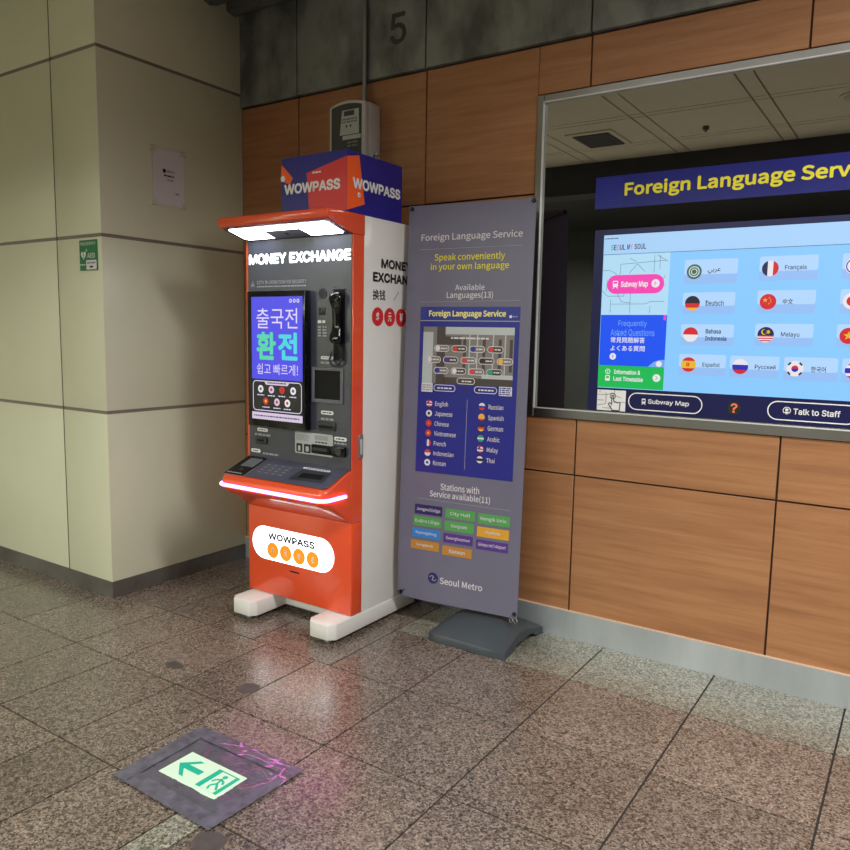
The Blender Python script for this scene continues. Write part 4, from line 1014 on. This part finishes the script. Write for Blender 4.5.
# ================================================================== WALL FITTINGS
E_ = thing('meter_box', (0.925, 0.0, 2.30), 'grey electricity meter box with smoked window high on the wood wall', 'meter')
b = MB()
def arch(x0, x1, z0, zt, sag, n=12): return [(x0, z0), (x1, z0)] + [(x1 + (x0 - x1) * i / n, zt - sag * ((2 * i / n - 1) ** 2)) for i in range(n + 1)]
b.prism(arch(0.800, 1.050, 2.30, 2.668, 0.024), 'y', -0.095, -0.001, 'meterbox', 0.006, 2)
b.prism(arch(0.803, 1.047, 2.304, 2.664, 0.024), 'y', -0.127, -0.094, 'meterbox', 0.008, 2); b.build('case', E_)
PE = Plane((0, -0.1272, 0), (1, 0, 0), (0, 0, 1))
b = MB(); b.poly(PE, arch(0.820, 1.025, 2.34, 2.646, 0.015), 'meterdark', 1); b.build('window', E_)
b = MB(); b.poly(PE, [(0.878, 2.487), (1.008, 2.487), (1.006, 2.612), (0.893, 2.612)], 'meterface', 3); b.rect(PE, 0.906, 2.582, 0.976, 2.607, 'darkgrey', 4)
b.bars(PE, 0.893, 2.545, 0.995, 2.572, 2, 'midgrey', 4, 91); b.disc(PE, 0.924, 2.53, 0.006, 'black', 4); b.disc(PE, 0.952, 2.53, 0.006, 'black', 4); b.rect(PE, 0.897, 2.462, 1.020, 2.483, 'meterface', 3); b.bars(PE, 0.93, 2.42, 1.0, 2.455, 2, 'midgrey', 3, 92)
b.build('counter', E_)
b = MB(); b.box(1.049, 1.062, -0.06, -0.035, 2.372, 2.385, 'steeldark', .002, 1); b.tube([(1.058, -0.048, 2.40), (1.058, -0.048, 2.355)], 0.006, 'pipe', 8); b.tube([(1.045, -0.048, 2.378), (1.078, -0.048, 2.380)], 0.004, 'pipe', 8); b.build('latch', E_)
b = MB(); b.tube([(0.965, -0.030, 2.640), (0.965, -0.030, 3.30)], 0.0125, 'pipe', 14); b.tube([(0.965, -0.030, 2.655), (0.965, -0.030, 2.675)], 0.017, 'pipe', 14)
b.build('conduit_pipe', loc=(0.965, -0.03, 2.65), label='thin grey vertical pipe running up the stone band from the meter box', cat='pipe')

# paper notice taped to the cream wall
NT = thing('paper_notice', (0.0, -0.545, 2.13), 'white printed sheet taped to the cream wall panel beside the corner', 'notice')
pp = Plane((0.003, 0, 0), (0, 1, 0), (0, 0, 1))
b = MB(); n_ = 8; vs = []; fs = []
for j in range(n_ + 1):
    for i in range(n_ + 1):
        u, v = i / n_, j / n_
        vs.append((0.0025 + 0.004 * abs(u - .5) ** 2 * 4 * (0.4 + v * .3), -0.650 + 0.206 * u, 2.133 + 0.297 * v))
for j in range(n_):
    for i in range(n_): a = j * (n_ + 1) + i; fs.append((a, a + 1, a + n_ + 2, a + n_ + 1))
b.raw(vs, fs, 'paper', True); sp = b.build('sheet', NT)
b = MB(); b.disc(pp, -0.575, 2.315, 0.011, 'printblack', 3); b.bars(pp, -0.558, 2.306, -0.508, 2.324, 1, 'printgrey', 3, 95); b.bars(pp, -0.578, 2.284, -0.512, 2.297, 1, 'printblack', 3, 96); b.bars(pp, -0.56, 2.262, -0.515, 2.275, 1, 'printgrey', 3, 98); b.bars(pp, -0.505, 2.196, -0.482, 2.206, 1, 'printblack', 5, 97); b.build('printing', sp)
for y, z in ((-0.648, 2.425), (-0.447, 2.425), (-0.648, 2.138), (-0.447, 2.138)):
    b = MB(); b.box(0.0006, 0.0085, y - .016, y + .016, z - .014, z + .014, 'tape', .001, 1); b.build('tape', NT)

# AED sign
AE = thing('aed_sign', (-0.112, YP, 1.75), 'small green AED sign with white heart near the corner of the cream wall', 'sign')
b = MB(); b.box(-0.190, -0.034, YP - 0.006, YP - 0.0003, 1.750, 1.906, 'green', 0.002, 1); b.build('plate', AE)
PA = Plane((0, YP - 0.0062, 0), (1, 0, 0), (0, 0, 1))
b = MB(); b.text(PA, '자동심장충격기', -0.182, 1.878, -0.045, 1.896, 'f_white', 1, 0.005, 'cjk')
hp = [(-0.152 + 0.0015 * 16 * math.sin(t) ** 3 * .92, 1.829 + 0.0015 * (13 * math.cos(t) - 5 * math.cos(2 * t) - 2 * math.cos(3 * t) - math.cos(4 * t))) for t in [2 * PI * i / 32 for i in range(32)]][::-1]
b.poly(PA, hp, 'f_white', 1); b.line(PA, [(-0.149, 1.842), (-0.157, 1.828), (-0.147, 1.828), (-0.154, 1.812)], 0.004, 'green', 2)
b.text(PA, 'AED', -0.118, 1.813, -0.050, 1.838, 'f_white', 1, 0.012)
b.poly(PA, [(-0.131, 1.855), (-0.125, 1.847), (-0.116, 1.850), (-0.124, 1.855), (-0.124, 1.864)][::-1], 'f_white', 1)
b.rrect(PA, -0.129, 1.754, -0.038, 1.802, 0.004, 'f_white', 1); b.bars(PA, -0.12, 1.782, -0.045, 1.794, 1, 'midgrey', 2, 101); b.rect(PA, -0.098, 1.763, -0.070, 1.773, 'printblack', 2); b.bars(PA, -0.184, 1.775, -0.135, 1.785, 1, 'f_white', 1, 102)
b.build('lettering', AE)

# ================================================================== FLOOR EXIT SIGN
X_ = thing('floor_exit_sign', (1.71, -1.78, 0.0), 'lit green and white exit arrow sign set in the floor under taped plastic sheet', 'sign')
nx, ny = 40, 32; fx0, fx1, fy0, fy1 = 1.490, 1.945, -1.952, -1.598
hole = (1.579, 1.842, -1.856, -1.722)
R = random.Random(12); vs = []; fs = []
def edge(t, s): return 0.010 * math.sin(t * 17 + s) + 0.006 * math.sin(t * 41 + 2 * s)
for j in range(ny + 1):
    for i in range(nx + 1):
        u, v = i / nx, j / ny
        x = fx0 + (fx1 - fx0) * u + edge(v, 1.0) * (1 - u) + edge(v, 2.7) * u
        y = fy0 + (fy1 - fy0) * v + edge(u, 4.1) * (1 - v) + edge(u, 5.3) * v
        h = 0.004 + 0.0015 * math.sin(u * 23 + v * 7) * math.sin(v * 19 - u * 5) + R.uniform(-.0004, .0004)
        vs.append((x, y, max(0.002, h)))
for j in range(ny):
    for i in range(nx):
        a = j * (nx + 1) + i
        c = (Vector(vs[a]) + Vector(vs[a + nx + 2])) / 2
        if hole[0] < c.x < hole[1] and hole[2] < c.y < hole[3]: continue
        fs.append((a, a + 1, a + nx + 2, a + nx + 1))
b = MB(); b.raw(vs, fs, 'film', True); b.build('plastic_sheet', X_)
for x0, x1, y0, y1, rz in ((1.470, 1.535, -1.96, -1.60, .03), (1.895, 1.958, -1.955, -1.595, -.04), (1.480, 1.965, -1.645, -1.585, .02), (1.475, 1.950, -1.965, -1.905, -.015)):
    b = MB(); n1, n2 = 14, 4; vs = []; fs = []; cx, cy = (x0 + x1) / 2, (y0 + y1) / 2
    for j in range(n2 + 1):
        for i in range(n1 + 1):
            if x1 - x0 > y1 - y0: dx, dy = (x1 - x0) * (i / n1 - .5), (y1 - y0) * (j / n2 - .5)
            else: dx, dy = (x1 - x0) * (j / n2 - .5), (y1 - y0) * (i / n1 - .5)
            vs.append((cx + dx * math.cos(rz) - dy * math.sin(rz), cy + dx * math.sin(rz) + dy * math.cos(rz), 0.0072 + R.uniform(-.0012, .0015)))
    for j in range(n2):
        for i in range(n1): a = j * (n1 + 1) + i; f = (a, a + 1, a + n1 + 2, a + n1 + 1); fs.append(f if x1 - x0 > y1 - y0 else f[::-1])
    b.raw(vs, fs, 'filmtape', True); b.build('tape_strip', X_)
b = MB(); b.box(1.576, 1.845, -1.859, -1.720, 0.001, 0.0055, 'e_exit', 0.001, 1); lp = b.build('light_panel', X_)
PX = Plane((0, 0, 0.0056), (1, 0, 0), (0, 1, 0))
b = MB(); cy = -1.790
b.poly(PX, [(1.596, cy), (1.648, cy + .046), (1.668, cy + .046), (1.632, cy + .012), (1.705, cy + .012), (1.705, cy - .012), (1.632, cy - .012), (1.668, cy - .046), (1.648, cy - .046)][::-1], 'e_exitgreen', 1); b.build('arrow', lp)
b = MB(); b.rect(PX, 1.735, cy - .052, 1.833, cy + .052, 'e_exitgreen', 1); b.poly(PX, [(1.757, cy - .052), (1.818, cy - .052), (1.818, cy + .046), (1.757, cy + .046)], 'e_exit', 2)
b.disc(PX, 1.788, cy + .028, .009, 'e_exitgreen', 3)
for pth in ([(1.786, cy + .018), (1.792, cy - .010)], [(1.792, cy - .010), (1.778, cy - .028), (1.786, cy - .046)], [(1.792, cy - .010), (1.804, cy - .022), (1.815, cy - .036)], [(1.786, cy + .012), (1.772, cy + .004), (1.766, cy - .010)], [(1.788, cy + .012), (1.802, cy + .008), (1.810, cy - .004)]): b.line(PX, pth, .008, 'e_exitgreen', 3)
b.build('running_figure', lp)

# ================================================================== CAMERA
cam = bpy.data.cameras.new('camera'); cam.sensor_fit = 'HORIZONTAL'; cam.sensor_width = 36.0
cam.lens = 36.0 * 755.5957 / 850.0; cam.clip_start = 0.05
co = bpy.data.objects.new('camera', cam); COL.objects.link(co)
yaw, pitch, roll = -0.58772043, 0.1194912, 0.01801484
fw = Vector((math.sin(yaw) * math.cos(pitch), math.cos(yaw) * math.cos(pitch), -math.sin(pitch)))
r0 = Vector((math.cos(yaw), -math.sin(yaw), 0)); u0 = r0.cross(fw)
rt = r0 * math.cos(roll) + u0 * math.sin(roll); uu = -r0 * math.sin(roll) + u0 * math.cos(roll)
from mathutils import Matrix
mw = Matrix(((rt.x, uu.x, -fw.x, 3.58657309), (rt.y, uu.y, -fw.y, -3.32836271), (rt.z, uu.z, -fw.z, 1.45), (0, 0, 0, 1)))
co.matrix_world = mw
scene.camera = co
